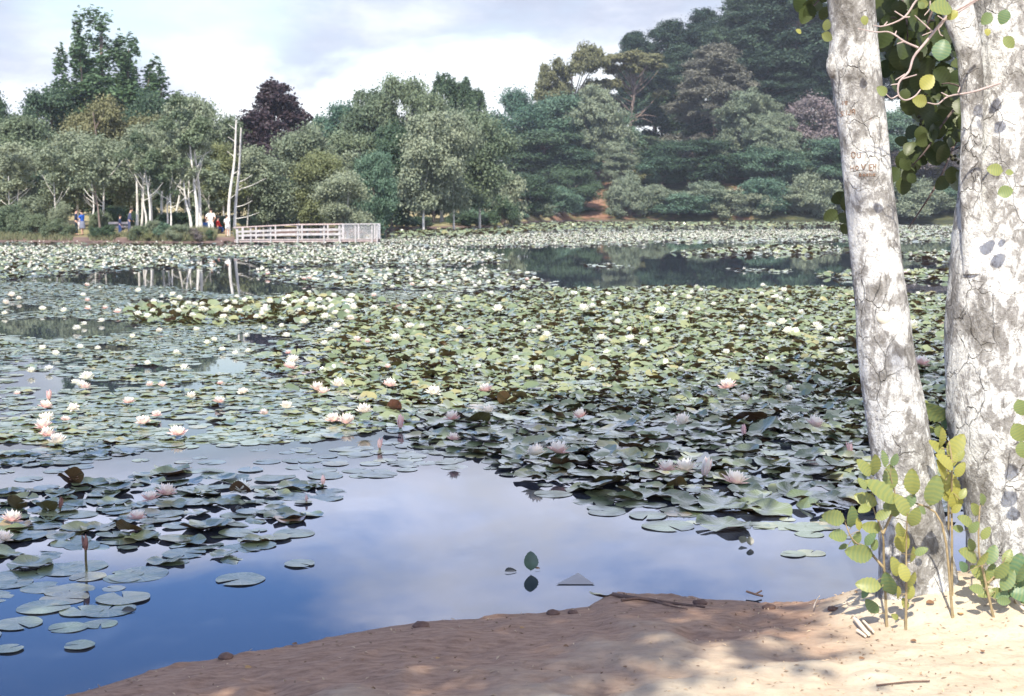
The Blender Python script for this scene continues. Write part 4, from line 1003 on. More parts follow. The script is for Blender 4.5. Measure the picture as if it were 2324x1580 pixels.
PM = {}
for kind in ('flat', 'wavy', 'cup', 'fold', 'droop'):
    PM[kind] = []
    for q in range(5):
        V, F3, F4 = pad_shape(kind, 50 + q * 7 + len(kind)); PM[kind].append(mk_mesh('lily pad', V, [F3, F4], M_PAD))
ZNAME = {'bed': ('raised lily pad in the dense bed right of the open blue water', 'lily pads of the dense bed'), 'front': ('lily pad in the shaded front of the dense bed', 'lily pads at the shaded front of the bed'),
         'shade': ('lily pad in the left patch around the pink lilies', 'lily pads of the left patch'), 'drift': ('thin lily pad drifting on the deep blue water at the left corner', 'lily pads drifting at the left corner'),
         'thin': ('thin flat lily pad on the open water before the dense bed', 'thin pads on open water'), 'thin2': ('thin scattered lily pad between the left patch and the dense bed', 'thin pads in mid water'),
         'thin3': ('scattered lily pad on the clear strip above the left patch', 'pads of the clear strip'), 'flat': ('flat pale lily pad on the wide floating sheet at left', 'pads of the floating sheet')}
SNAME = {'flat': 'flat', 'wavy': 'wavy-edged', 'cup': 'cupped', 'fold': 'folded', 'droop': 'humped'}
r = np.random.default_rng(77)
for q, p in enumerate(manual + solo):
    X, Y, zz, rad, ti, ax, yaw, kind, zn, xd, yd = p[:11]
    lb, gp = (p[11], 'lily pads that stand out') if zn == 'one' else (SNAME[kind] + ' ' + ZNAME.get(zn, ZNAME['flat'])[0].replace('flat ', '').replace('raised ', ''), ZNAME.get(zn, ZNAME['flat'])[1])
    o = ob('lily_pad', PM[kind][q % 5])
    M = rot_tilt(np.array([ti]), np.array([ax]), np.array([yaw]))[0]
    lift = max(0, rad * math.sin(ti) - .02) * .7
    o.matrix_world = Matrix.Translation((X, Y, zz + lift)) @ Matrix(M.tolist()).to_4x4() @ Matrix.Diagonal((rad, rad, rad, 1))
    tag(o, lb, 'lily pad', gp)

# every other pad: one mass
def gather(items, shapes, tones):
    Vs, F3s, F4s, Ts3, Ts4 = [], [], [], [], []; off = 0
    kinds = np.array([p[7] for p in items]); A = np.array([p[:7] for p in items], float); var = np.arange(len(items)) % 3
    for (kind, v), (V, F3, F4) in shapes.items():
        sel = (kinds == kind) & (var == v)
        if not sel.any(): continue
        a = A[sel]; M = rot_tilt(a[:, 4], a[:, 5], a[:, 6]); n = len(a)
        lift = np.maximum(0, a[:, 3] * np.sin(a[:, 4]) - .02) * .6
        P = np.einsum('nij,vj->nvi', M, V) * a[:, 3][:, None, None] + np.stack([a[:, 0], a[:, 1], a[:, 2] + lift], -1)[:, None]
        idx = off + np.arange(n)[:, None, None] * len(V)
        Vs.append(P.reshape(-1, 3)); F3s.append((F3[None] + idx).reshape(-1, 3)); Ts3.append(np.repeat(tones[sel], len(F3)))
        if len(F4): F4s.append((F4[None] + idx).reshape(-1, 4)); Ts4.append(np.repeat(tones[sel], len(F4)))
        off += n * len(V)
    return np.concatenate(Vs), [np.concatenate(F3s)] + ([np.concatenate(F4s)] if F4s else []), np.concatenate(Ts3 + Ts4)
hi_ = {(k, v): pad_shape(k, 200 + v * 5, 15, 3) for k in PM for v in range(3)}
lo_ = {(k, v): pad_shape(k, 200 + v * 5, 9, 2) for k in PM for v in range(3)}
near_p = [p for p in rest if p[1] < 32]; far_p = [p for p in rest if p[1] >= 32]
tn = r.random(len(rest)) * .93 + .07 * (r.random(len(rest)) < .06)
V1, F1, T1 = gather(near_p, hi_, tn[:len(near_p)]); V2, F2, T2 = gather(far_p, lo_, tn[len(near_p):])
n3, n4 = len(F1[0]), len(F1[1]); m3, m4 = len(F2[0]), len(F2[1])
me = mk_mesh('lily pads', np.concatenate([V1, V2]), [np.concatenate([F1[0], F2[0] + len(V1)]), np.concatenate([F1[1], F2[1] + len(V1)])], M_PADS, True,
             np.concatenate([T1[:n3], T2[:m3], T1[n3:], T2[m3:]]))
tag(ob('lily_pads', me), 'thousands of floating lily pads spread across the pond', 'lily pads', None, 'stuff')
print('pads', len(PADS), 'solo', len(solo) + len(manual), 'near', len(near_p), 'far', len(far_p))

# ------------------------------------------------------------------ water lilies
def m_petal(name, a, b):
    t = NT(name); oi = t.n('ShaderNodeObjectInfo').outputs['Random']
    col = t.mix(oi, a, b); s_ = t.bsdf(col, .5, None, .25)
    tr = t.n('ShaderNodeBsdfTranslucent'); t.l(col, tr, 0)
    ms = t.n('ShaderNodeMixShader'); ms.inputs[0].default_value = .3; t.l(s_, ms, 1); t.l(tr, ms, 2)
    return t.done(ms)
M_PINK = m_petal('pink outer petals', (.86, .58, .56), (.88, .70, .66)); M_BLUSH = m_petal('blush petals', (.90, .82, .74), (.92, .87, .78))
M_WHITE = m_petal('white petals', (.92, .90, .78), (.92, .91, .84)); M_STAMEN = m_plain('yellow stamens', (.75, .52, .10), .7, .3, 30)
M_STEM = m_plain('brown green stem', (.10, .085, .04), .5, .3, 20); M_SEPAL = m_plain('brown pink sepal', (.26, .13, .11), .5, .3, 12)

def petal_set(mb, n, length, width, elev, curl, ph, z0=.02, seg=4, r=None):
    for q in range(n):
        a = ph + q * 2 * math.pi / n + (r.normal() * .08 if r is not None else 0); e = elev + (r.normal() * .10 if r is not None else 0)
        L = length * (1 + (r.normal() * .06 if r is not None else 0))
        V = []
        px, pz, th = .06, z0, e
        for k in range(seg + 1):
            f = k / seg; w = width * math.sin(math.pi * min(.985, .16 + .84 * f) ** .9) ** .8 if k < seg else 0
            cup = .30 * w
            V += [[px - cup * .4 * math.sin(th), -w, pz + cup * math.cos(th)], [px, 0, pz], [px - cup * .4 * math.sin(th), w, pz + cup * math.cos(th)]]
            px += L / seg * math.cos(th); pz += L / seg * math.sin(th); th += curl / seg
        V = np.array(V); c, s_ = math.cos(a), math.sin(a)
        V = V @ np.array([[c, s_, 0], [-s_, c, 0], [0, 0, 1]])
        F = []
        for k in range(seg):
            o = k * 3; F += [[o, o + 3, o + 4, o + 1], [o + 1, o + 4, o + 5, o + 2]]
        mb.add(V, F)
    return mb

FL = []
for v in range(4):                                      # open flowers of unit width
    r = np.random.default_rng(60 + v)
    out = petal_set(MB(), 5, .48, .125, R(10), R(14), r.uniform(0, 6), .02, 4, r); petal_set(out, 6, .47, .12, R(26), R(18), r.uniform(0, 6), .03, 4, r)
    inn = petal_set(MB(), 9, .46, .105, R(40), R(22), r.uniform(0, 6), .04, 4, r); petal_set(inn, 8, .44, .09, R(56), R(16), r.uniform(0, 6), .05, 4, r); petal_set(inn, 7, .38, .07, R(68), R(10), r.uniform(0, 6), .05, 4, r)
    st = MB()
    for q in range(22):
        a = r.uniform(0, 6.28); d = .02 + .07 * math.sqrt(r.random()); st.tube([[d * math.cos(a), d * math.sin(a), .04], [1.5 * d * math.cos(a), 1.5 * d * math.sin(a), .20 + .04 * r.random()]], [.010, .007], 4)
    FL.append((out.mesh('outer petals', M_PINK), inn.mesh('inner petals', M_BLUSH), st.mesh('stamens', M_STAMEN), out.mesh('outer petals', M_WHITE), inn.mesh('inner petals', M_WHITE), out.mesh('outer petals', M_BLUSH)))
BUD = []
for v in range(2):
    r = np.random.default_rng(80 + v)
    o_ = petal_set(MB(), 5, 1.0, .26, R(62), R(46), 0, .0, 6, r); i_ = petal_set(MB(), 6, .98, .20, R(68), R(36), .4, .02, 6, r)
    BUD.append((o_.mesh('sepals', M_SEPAL), i_.mesh('petals', M_BLUSH), o_.mesh('outer petals', M_PINK)))
SMALL = []                                              # far flowers: one mesh each
for v in range(3):
    r = np.random.default_rng(90 + v); pair = []
    for mt in (M_WHITE, M_BLUSH):
        r = np.random.default_rng(90 + v)
        b = petal_set(MB(), 7, .46, .13, R(16), R(14), r.uniform(0, 6), .02, 2, r); petal_set(b, 6, .42, .12, R(50), R(14), r.uniform(0, 6), .04, 2, r)
        pair.append(b.mesh('water lily', mt))
    SMALL.append(pair)

FD = {'bed': (.55, .05), 'flat': (.42, .45), 'blend': (.5, .3), 'strip': (2.6, .0), 'band': (3.0, .25), 'mid': (2.0, .15), 'far': (2.6, .35), 'farthest': (.10, .2), 'isle': (.35, 0), 'isle2': (1.6, .1), 'isle3': (.15, 0), 'isle4': (1.2, .2), 'isle5': (1.6, .2), 'isle6': (1.1, .2), 'isle7': (1.4, .2)}
fl = []
for (xd, yd, wd, look, lb) in FLOWERS:
    h_ = .115 if xd > 800 and yd > 680 else .02
    p = on_z(xd, yd + wd * .22, h_); fl.append([p[0], p[1], h_ if look in 'pwc' else 0.0, wd * S / FPX * p[1], look, lb, xd, yd])
for zi, (zn, (dens, pink)) in enumerate(FD.items()):
    r = np.random.default_rng(2000 + zi); poly = ZONES[zn][0]
    X, Y, xd, yd = sample_zone(poly, dens * math.pi * .15 ** 2, .149, .151, r, False)
    rise = ZONES[zn][2]
    thin = r.random(len(X)) < (.55 + .9 * (fbm(X * .35, Y * .2, 3) - .3))
    for q in range(len(X)):
        if zn == 'bed' and (yd[q] > 850 or r.random() > np.interp(yd[q], [680, 780, 850], [1, .6, .25])): continue
        if zn == 'flat' and yd[q] > 730 and r.random() > .22: continue
        if not thin[q]: continue
        fl.append([X[q], Y[q], rise[1] * r.uniform(.6, 1.2) + .03, r.uniform(.13, .21), 'p' if r.random() < pink else 'w', None, xd[q], yd[q]])
named = [f for f in fl if f[5]]; others = [f for f in fl if not f[5]]
others.sort(key=lambda f: -(f[3] / f[1]) * (1 if -20 < f[6] < 1950 or 2050 < f[6] < 2160 else 0))
indiv = named + others[:296 - len(named)]; mass = others[296 - len(named):]
def fgroup(xd, yd, look):
    c = 'pale pink' if look == 'p' else 'white'
    if look in 'bB': return 'small pink water lily bud among the pads at left', 'small buds'
    if xd > 760 and yd > 655: return c + ' water lily among the raised pads of the dense bed', c + ' lilies of the dense bed'
    if yd > 740: return c + ' water lily scattered on the floating sheet of pads at left', c + ' lilies of the floating sheet'
    if 250 < xd < 800 and yd > 670: return c + ' water lily crowded on the raised strip left of the bed', c + ' lilies of the raised strip'
    return c + ' water lily in the bands beyond the dense bed', c + ' lilies of the far bands'
for q, (X, Y, zz, wd, look, lb, xd, yd) in enumerate(indiv):
    r = np.random.default_rng(5000 + q)
    if lb: lab, gp = 'water lily: ' + lb, 'water lilies that stand out'
    else: lab, gp = fgroup(xd, yd, look)
    px = wd / Y * FPX
    if look in 'pw':
        if px < 6.5:
            o = ob('water_lily', SMALL[q % 3][0 if look == 'w' else 1]); tag(o, lab, 'flower', gp)
        else:
            o = thing('water_lily', lab, 'flower', (0, 0, 0), gp)
            f = FL[q % 4]
            ob('outer_petals', f[0] if look == 'p' and q % 3 else f[3] if look == 'w' else f[5], o); ob('inner_petals', f[1] if look == 'p' else f[4], o); ob('stamens', f[2], o)
        o.location = (X, Y, zz + .01); wd *= (1.06 if xd < 210 and yd < 1010 else 1.22) if lb else .95; o.scale = (wd, wd, wd * r.uniform(1.0, 1.25)); o.rotation_euler = (r.normal() * .12, r.normal() * .12 , r.uniform(0, 6.28))
    else:
        o = thing('water_lily_bud' if look in 'bB' else 'water_lily', lab, 'flower', (X, Y, 0), gp)
        hgt = wd * (1.5 if look != 'B' else 1.9); stem = wd * .25 if look != 'B' else wd * 2.2
        if look == 'B' and xd < 150: stem = wd * .6
        b = BUD[q % 2]
        e = ob('sepals', b[0] if look == 'B' else b[2], o, (0, 0, stem)); e.scale = (wd * .95, wd * .95, hgt * .9); e2 = ob('petals', b[1] if look == 'c' else b[2] if look == 'b' else b[0], o, (0, 0, stem)); e2.scale = (wd * .9, wd * .9, hgt * .92)
        if look == 'c': e.scale = (wd * 1.1, wd * 1.1, wd * 1.5); e2.scale = (wd * 1.15, wd * 1.15, wd * 1.5)
        MB().tube([[0, 0, -.05], [wd * .06, 0, stem * .5], [0, 0, stem + wd * .1]], wd * .13, 7).build('stem', M_STEM, o)
        o.rotation_euler = (r.normal() * .08, r.normal() * .08, r.uniform(0, 6))
# the remaining thousands of far flowers
b0 = petal_set(MB(), 6, .46, .15, R(18), R(16), 0, .02, 1); petal_set(b0, 5, .42, .14, R(55), R(10), .5, .04, 1)
V0 = np.concatenate(b0.V); F0 = np.concatenate(b0.F[4])
A = np.array([f[:4] for f in mass], float); n = len(A); r = np.random.default_rng(31)
yaw = r.uniform(0, 6.28, n); M = rot_tilt(np.abs(r.normal(0, .15, n)), r.uniform(0, 6.28, n), yaw)
P = np.einsum('nij,vj->nvi', M, V0) * A[:, 3][:, None, None] * np.array([1, 1, 1.15]) + A[:, None, :3]
F = (F0[None] + (np.arange(n) * len(V0))[:, None, None]).reshape(-1, 4)
mi = np.repeat(np.array([1 if f[4] == 'p' else 0 for f in mass]), len(F0))
tag(ob('far_water_lilies', mk_mesh('far water lilies', P.reshape(-1, 3), F, [M_WHITE, M_BLUSH], True, None, mi)), 'countless small white and pink lilies far out on the pond', 'flowers', None, 'stuff')
print('flowers', len(fl), 'mass', n)

# ------------------------------------------------------------------ the two alders on the near bank
def m_alderbark():
    t = NT('alder bark')
    c = t.coord('Object'); cs = t.coord('Object', (1, 1, .62))
    wv = t.n('ShaderNodeTexNoise', Scale=9.0, Detail=3.0); t.l(cs, wv)
    dv = t.n('ShaderNodeVectorMath', _operation='MULTIPLY_ADD'); t.l(wv, dv, 0, 1); dv.inputs[1].default_value = (.10, .10, .10); t.t.links.new(cs, dv.inputs[2])
    vo = t.n('ShaderNodeTexVoronoi', _feature='DISTANCE_TO_EDGE', Scale=9.5); t.l(dv, vo)
    crack = t.n('ShaderNodeMapRange', _interpolation_type='SMOOTHSTEP'); crack.inputs[1].default_value = .024; crack.inputs[2].default_value = .004; t.l(vo, crack)
    keep = t.n('ShaderNodeMapRange', _interpolation_type='SMOOTHSTEP'); keep.inputs[1].default_value = .47; keep.inputs[2].default_value = .66
    t.t.links.new(t.noise(cs, 4.5, 3), keep.inputs[0])
    crk = t.math('MULTIPLY', crack, keep)
    big = t.noise(c, 8.5, 6, .65, .6); mid = t.noise(cs, 19, 6, .65, .8); fine = t.noise(c, 85, 4, .7); streak = t.noise(t.coord('Object', (1, 1, .22)), 26, 5, .6, .4)
    v2 = t.n('ShaderNodeTexVoronoi', Scale=15.0); t.l(dv, v2); 
    patch = t.math('ADD', t.math('MULTIPLY', big, .45), t.math('ADD', t.math('MULTIPLY', mid, .50), t.math('MULTIPLY', v2.outputs['Color'], .16)))
    fm = t.noise(cs, 42, 5, .7, .6)
    patch = t.math('ADD', patch, t.math('MULTIPLY', t.math('SUBTRACT', t.noise(c, 3.6, 3, .5), .5), .62))
    patch = t.math('ADD', patch, t.math('MULTIPLY', t.math('SUBTRACT', fm, .5), .42))
    col = t.ramp(patch, [(.38, (.15, .14, .125)), (.47, (.24, .23, .215)), (.545, (.32, .31, .295)), (.585, (.50, .495, .475)), (.66, (.63, .63, .605))])
    vf = t.n('ShaderNodeTexVoronoi', _feature='DISTANCE_TO_EDGE', Scale=21.0); t.l(dv, vf)
    fc = t.n('ShaderNodeMapRange', _interpolation_type='SMOOTHSTEP'); fc.inputs[1].default_value = .05; fc.inputs[2].default_value = .0; t.l(vf, fc)
    fk = t.n('ShaderNodeMapRange', _interpolation_type='SMOOTHSTEP'); fk.inputs[1].default_value = .44; fk.inputs[2].default_value = .58; t.t.links.new(t.noise(c, 7.0, 3), fk.inputs[0])
    col = t.mix(t.math('MULTIPLY', t.math('MULTIPLY', fc, fk), .45).outputs[0], col, (.16, .145, .135))
    dk = t.n('ShaderNodeMapRange', _interpolation_type='SMOOTHSTEP'); dk.inputs[1].default_value = .60; dk.inputs[2].default_value = .76; t.t.links.new(streak, dk.inputs[0])
    col = t.mix(t.math('MULTIPLY', dk, .55).outputs[0], col, (.17, .155, .145))
    rs = t.n('ShaderNodeMapRange', _interpolation_type='SMOOTHSTEP'); rs.inputs[1].default_value = .70; rs.inputs[2].default_value = .80
    t.t.links.new(t.noise(c, 4.1, 5, .6, 1.0), rs.inputs[0]); col = t.mix(t.math('MULTIPLY', rs, .45).outputs[0], col, (.36, .19, .12))
    sp = t.n('ShaderNodeMapRange', _interpolation_type='SMOOTHSTEP'); sp.inputs[1].default_value = .60; sp.inputs[2].default_value = .68; t.t.links.new(fine, sp.inputs[0])
    col = t.mix(t.math('MULTIPLY', sp, .40).outputs[0], col, (.20, .19, .18))
    col = t.mix(t.math('MULTIPLY', crk, .18).outputs[0], col, (.09, .08, .075))
    oi = t.n('ShaderNodeSeparateXYZ'); t.l(c, oi)
    h = t.math('ADD', t.math('MULTIPLY', crk, -1.0), t.math('ADD', t.math('MULTIPLY', mid, .8), t.math('ADD', t.math('MULTIPLY', fine, .3), t.math('MULTIPLY', fm, .5))))
    return t.done(t.bsdf(col, .88, t.bump(h.outputs[0], 1.0, .022), .15))
M_ALDER = m_alderbark()
M_TWIG = m_plain('pinkish grey twig bark', (.40, .32, .30), .8, .25, 40, .3, .3, .002)
M_TWIGD = m_plain('dark twig bark', (.12, .09, .08), .8, .25, 40, .3)
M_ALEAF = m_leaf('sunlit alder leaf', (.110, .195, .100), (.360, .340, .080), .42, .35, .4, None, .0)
M_ALEAFD = m_leaf('dark alder leaf', (.040, .060, .022), (.085, .105, .035), .42, .22, .35, None, .0)  # shaded counterpart of the sunlit leaf, the shade put into its colour
M_CARVE = m_plain('carved brown wood', (.26, .17, .12), .9, .3, 60)

def trunk_rows(rows, Y, extend, seed, n=56, m=190):
    """rows: (y, left x, right x) of the silhouette; returns rings of a lumpy trunk"""
    rows = np.array(rows, float)
    L = on_y(rows[:, 1], rows[:, 0], Y); Rr = on_y(rows[:, 2], rows[:, 0], Y)
    c = (L + Rr) / 2; rad = (Rr[:, 0] - L[:, 0]) / 2
    c = np.vstack([np.array(extend, float)[:, :3], c]); rad = np.concatenate([np.array(extend, float)[:, 3], rad])
    o = np.argsort(c[:, 2]); c, rad = c[o], rad[o]
    zz = np.concatenate([np.linspace(c[0, 2], 3.2, m), np.linspace(3.25, c[-1, 2], 24)])
    cx = np.interp(zz, c[:, 2], c[:, 0]); cy = np.interp(zz, c[:, 2], c[:, 1]); rr = np.interp(zz, c[:, 2], rad)
    k = np.ones(7) / 7; sm = lambda a: np.convolve(np.pad(a, 3, mode='edge'), k, 'valid')
    cx, cy, rr = sm(cx), sm(cy), sm(rr)
    return cx, cy, rr, zz
def trunk_mesh(name, cx, cy, rr, zz, base, seed, amp=.05, n=56, flare=.0, zg=.2):
    a = np.arange(n) * 2 * math.pi / n
    A, Z = np.meshgrid(a, zz)
    nx = np.cos(A) * 1.6 + seed; ny = np.sin(A) * 1.6
    lump = 1 + amp * ((fbm(nx * 1.1 + Z * .9, ny * 1.1 + Z * 2.2, 3) - .5) * 2) + amp * .5 * ((fbm(nx * 4 + 7, ny * 4 + Z * 7, 3) - .5) * 2)
    lump += flare * np.exp(-np.maximum(Z - zg, 0) / .16) * (1 + .6 * np.sin(A * 3 + seed))
    X = cx[:, None] + rr[:, None] * lump * np.cos(A); Yv = cy[:, None] + rr[:, None] * lump * np.sin(A)
    V = np.stack([X, Yv, Z], -1).reshape(-1, 3) - base
    m = len(zz); i = np.arange(m - 1)[:, None] * n; j = np.arange(n)[None, :]
    F = np.stack([i + j, i + (j + 1) % n, i + n + (j + 1) % n, i + n + j], -1).reshape(-1, 4)
    return mk_mesh(name, V, F, M_ALDER)

T1 = [(-160, 1872, 1972), (0, 1879, 1985), (60, 1884, 1990), (110, 1884, 1994), (145, 1874, 1998), (185, 1887, 2001), (300, 1903, 2014), (420, 1915, 2024), (500, 1924, 2034), (600, 1934, 2045), (700, 1944, 2061),
      (780, 1946, 2071), (850, 1954, 2084), (950, 1967, 2104), (1050, 1981, 2122), (1150, 1991, 2136), (1250, 1996, 2154), (1330, 1999, 2168), (1400, 1998, 2180), (1460, 1990, 2195)]
T2 = [(-160, 2215, 2396), (0, 2208, 2388), (150, 2200, 2384), (300, 2190, 2380), (450, 2178, 2376), (550, 2162, 2376), (640, 2151, 2376), (700, 2148, 2376), (850, 2146, 2380), (960, 2150, 2388), (1050, 2168, 2398),
      (1140, 2188, 2412), (1230, 2202, 2430), (1300, 2208, 2448), (1380, 2200, 2470), (1440, 2190, 2490)]
Y1, Y2 = 6.52, 6.60
tr1 = trunk_rows(T1, Y1, [(1.30, 6.9, 5.2, .15), (1.0, 7.2, 7.4, .10), (.85, 7.3, 9.0, .05)], 1)
tr2 = trunk_rows(T2, Y2, [(2.6, 6.4, 5.2, .26), (2.9, 6.2, 7.6, .17), (3.0, 6.1, 9.6, .07)], 2)
b1 = np.array([float(np.interp(.2, tr1[3], tr1[0])), Y1, .15]); b2 = np.array([float(np.interp(.2, tr2[3], tr2[0])), Y2, .15])
alder1 = thing('alder_tree', 'slimmer pale alder trunk leaning left on the sandy bank, with carved letters', 'tree', b1)
alder2 = thing('alder_tree', 'thick pale alder trunk at the right edge of the sandy bank', 'tree', b2)
ob('trunk', trunk_mesh('trunk', *tr1, b1, 3.3, .065, flare=.14), alder1)
ob('trunk', trunk_mesh('trunk', *tr2, b2, 8.1, .075, flare=.16, zg=.25), alder2)
# the second stem fused to the thick trunk
P = np.array([on_y(2212, 620, 6.47), on_y(2204, 430, 6.47), on_y(2206, 260, 6.46), on_y(2200, 130, 6.45), on_y(2176, 30, 6.45), on_y(2146, -70, 6.46), on_y(2080, -260, 6.5), on_y(1990, -520, 6.6)])
hw = np.array([26, 24, 24, 27, 35, 36, 34, 30]) * S / FPX * 6.45
Pp = smooth_path(P, 12); rr = np.interp(np.linspace(0, 1, len(Pp)), np.linspace(0, 1, len(P)), hw)
lump = 1 + .10 * (fbm(np.arange(len(Pp))[:, None] * .22, np.sin(np.arange(28) * 2 * math.pi / 28)[None] * 2 + 5, 3) - .5) * 2
V, F = tube(Pp, rr, 28, lump); ob('limb', mk_mesh('limb', V - b2, F, M_ALDER), alder2)

def on_trunk(tr, xd, yd, Y, out=.0):
    """point on the front of a trunk that the survey point covers"""
    p = on_y(xd, yd, Y); cx = np.interp(p[2], tr[3], tr[0]); cy = np.interp(p[2], tr[3], tr[1]); r_ = np.interp(p[2], tr[3], tr[2])
    u = np.clip((p[0] - cx) / r_, -.97, .97)
    return np.array([cx + (r_ + out) * u, cy - (r_ + out) * math.sqrt(1 - u * u), p[2]])
# letters cut into the bark
G = {'A': [[(0, 0), (0, .7), (.5, 1), (1, .7), (1, 0)], [(0, .45), (1, .45)]], 'B': [[(0, 0), (0, 1), (.8, .9), (.8, .6), (0, .5)], [(0, .5), (.9, .4), (.9, .1), (0, 0)]], 'E': [[(1, 1), (0, 1), (0, 0), (1, 0)], [(0, .5), (.8, .5)]],
     'I': [[(.5, 0), (.5, 1)]], 'J': [[(.9, 1), (.9, .2), (.5, 0), (.1, .2)]], 'N': [[(0, 0), (0, 1), (1, 0), (1, 1)]], 'S': [[(1, .9), (.5, 1), (0, .75), (1, .3), (.5, 0), (0, .1)]], 'U': [[(0, 1), (0, .2), (.5, 0), (1, .2), (1, 1)]],
     'V': [[(0, 1), (.5, 0), (1, 1)]], 'O': [[(.5, 0), (0, .4), (.1, .9), (.5, 1), (1, .8), (1, .3), (.5, 0)]], 'H': [[(0, 0), (0, 1)], [(1, 0), (1, 1)], [(0, .5), (1, .5)]], 'T': [[(.5, 0), (.5, 1)], [(0, 1), (1, 1)]], 'G': [[(1, .9), (.4, 1), (0, .5), (.4, 0), (1, .1), (1, .5), (.6, .5)]], 'K': [[(0, 0), (0, 1)], [(1, 1), (0, .45), (1, 0)]]}
zc = lambda x, y: ((x / 4.388 + 1940) * .9659, (y / 4.388 + 200) * .9659)
for (ch, x, y, w_, h_) in [('B', 140, 215, 16, 34), ('E', 165, 215, 16, 34), ('S', 130, 330, 16, 50), ('N', 150, 328, 16, 50), ('I', 172, 326, 10, 54), ('J', 190, 322, 18, 56), ('A', 220, 318, 26, 58), ('I', 396, 424, 14, 76),
                           ('O', 225, 760, 32, 64), ('U', 275, 760, 30, 50), ('H', 222, 885, 26, 50), ('O', 262, 880, 24, 40), ('V', 312, 872, 40, 52), ('E', 390, 884, 32, 58), ('H', 430, 870, 24, 50), ('S', 292, 946, 22, 26), ('O', 328, 946, 20, 22), ('S', 360, 944, 18, 24), ('T', 386, 946, 18, 26), ('I', 408, 946, 10, 26), ('K', 428, 944, 22, 28)]:
    mb = MB()
    for st_ in G[ch]:
        pts = []
        for (a, b) in st_:
            xd, yd = zc(x + a * w_, y - b * h_); pts.append(on_trunk(tr1, xd, yd, Y1, .0005) - b1)
        for q in range(len(pts) - 1):
            mb.tube([pts[q], (pts[q] + pts[q + 1]) / 2, pts[q + 1]], .0019, 5)
    mb.build('carved_letter', M_CARVE, alder1)
# knots and scars
kn = MB(); p = on_trunk(tr1, 1995, 717, Y1) - b1; kn.ball(p + [0, .012, 0], (.040, .02, .036), 14, 9); kn.build('bark_scar', m_plain('cut branch scar', (.55, .52, .42), .9, .25, 25, .6), alder1)
kn = MB(); p = on_trunk(tr1, 1884, 150, Y1) - b1; kn.ball(p + [.01, .02, 0], (.035, .035, .06), 12, 8); kn.build('knot', M_ALDER, alder1)
kn = MB(); p = on_trunk(tr2, 2322, 885, Y2) - b2; kn.ball(p + [0, .02, 0], (.055, .035, .045), 12, 8); kn.build('knot', m_plain('dark knot', (.13, .09, .08), .9, .5, 18, .8), alder2)
kn = MB(); p = on_trunk(tr2, 2291, 935, Y2) - b2; kn.ball(p + [0, .012, 0], (.016, .018, .034), 10, 8); kn.build('bark_scar', m_plain('tan scar', (.42, .28, .20), .9, .3, 25), alder2)

# ------------------------------------------------------------------ alder leaves
def leaf_shape(seed, wf=.40):
    r = np.random.default_rng(seed); V = []; F = []
    nr, nc = 15, 7
    for k in range(nr):
        f = k / (nr - 1); w_ = wf * max(0.02, math.sin(math.pi * min(1, f ** 1.12)) ** .62 if 0 < f < 1 else 0.02)
        for j in range(nc):
            s_ = (j - 3) / 3
            saw = 1 + (.05 * ((k % 2) * 2 - 1) if abs(s_) == 1 else 0)
            V.append([f - .10 * abs(s_) * math.sin(math.pi * f) + .05 * abs(s_), s_ * w_ * saw, .16 * abs(s_) ** 1.4 * w_ - .22 * (f - .4) ** 2 + .022 * math.sin(f * 40 - abs(s_) * 6)])
    for k in range(nr - 1):
        for j in range(nc - 1): F.append([k * nc + j, (k + 1) * nc + j, (k + 1) * nc + j + 1, k * nc + j + 1])
    return np.array(V), np.array(F)
LEAFS = [leaf_shape(q) for q in range(3)]; LEAFN = [leaf_shape(q, .30) for q in range(3)]
class Leaves:
    def __init__(s, shapes=None): s.V = []; s.F = []; s.T = []; s.n = 0; s.sh = shapes or LEAFS
    def add(s, p, d, nrm, size, tone):
        V, F = s.sh[s.n % 3]
        d = np.asarray(d, float); d = d / np.linalg.norm(d); nrm = np.asarray(nrm, float); nrm = nrm - d * (nrm @ d); nrm /= np.linalg.norm(nrm); b = np.cross(nrm, d)
        s.V.append(np.asarray(p) + (V[:, :1] * d + V[:, 1:2] * b + V[:, 2:] * nrm) * size); s.F.append(F + s.n * len(V)); s.T.append(np.clip(tone + .09 * ((np.arange(len(F)) // 6) % 2 * 2 - 1), 0, 1)); s.n += 1
    def build(s, name, mat, parent, base):
        return ob(name, mk_mesh(name, np.concatenate(s.V) - base, np.concatenate(s.F), mat, True, np.concatenate(s.T)), parent)
rl = np.random.default_rng(404)
def img_dir(ang, back=0.0): return np.array([math.cos(R(ang)), back, math.sin(R(ang))])

# front twigs carrying a few sunlit leaves, sprung from the thick trunk
z8 = lambda x, y: ((x / 4.418 + 1880) * .9659, y / 4.418 * .9659)
tw = MB(); twd = MB(); lv = Leaves(); lvd = Leaves()
def twig(mb, pts, Y, w0, w1, base, conv=z8, dy=0.0):
    P = []
    for k, q in enumerate(pts):
        xd, yd = conv(*q); P.append(on_y(xd, yd, Y + dy * k / max(1, len(pts) - 1)))
    P = smooth_path(np.array(P), 4); mb.tube(P - base, np.linspace(w0, w1, len(P)), 7); return P
YT = 6.02
twig(tw, [(1820, -10), (1700, 60), (1600, 120), (1480, 220), (1310, 430), (1180, 590), (1130, 740), (1030, 850), (1020, 980), (1090, 1040), (1190, 1000), (1250, 930)], YT, .0072, .0028, b2)
twig(tw, [(1225, 495), (1080, 430), (980, 360), (900, 328), (790, 332), (600, 295)], YT, .0048, .0018, b2)
twig(tw, [(1360, -120), (1210, 0), (1080, 180), (870, 270), (760, 262)], YT, .0055, .002, b2)
twig(tw, [(1350, 10), (1345, 90), (1290, 160)], YT, .0035, .002, b2)
twig(tw, [(2080, 860), (1900, 920), (1760, 960), (1540, 1000), (1430, 1078), (1320, 1065)], 6.15, .0052, .0022, b2)
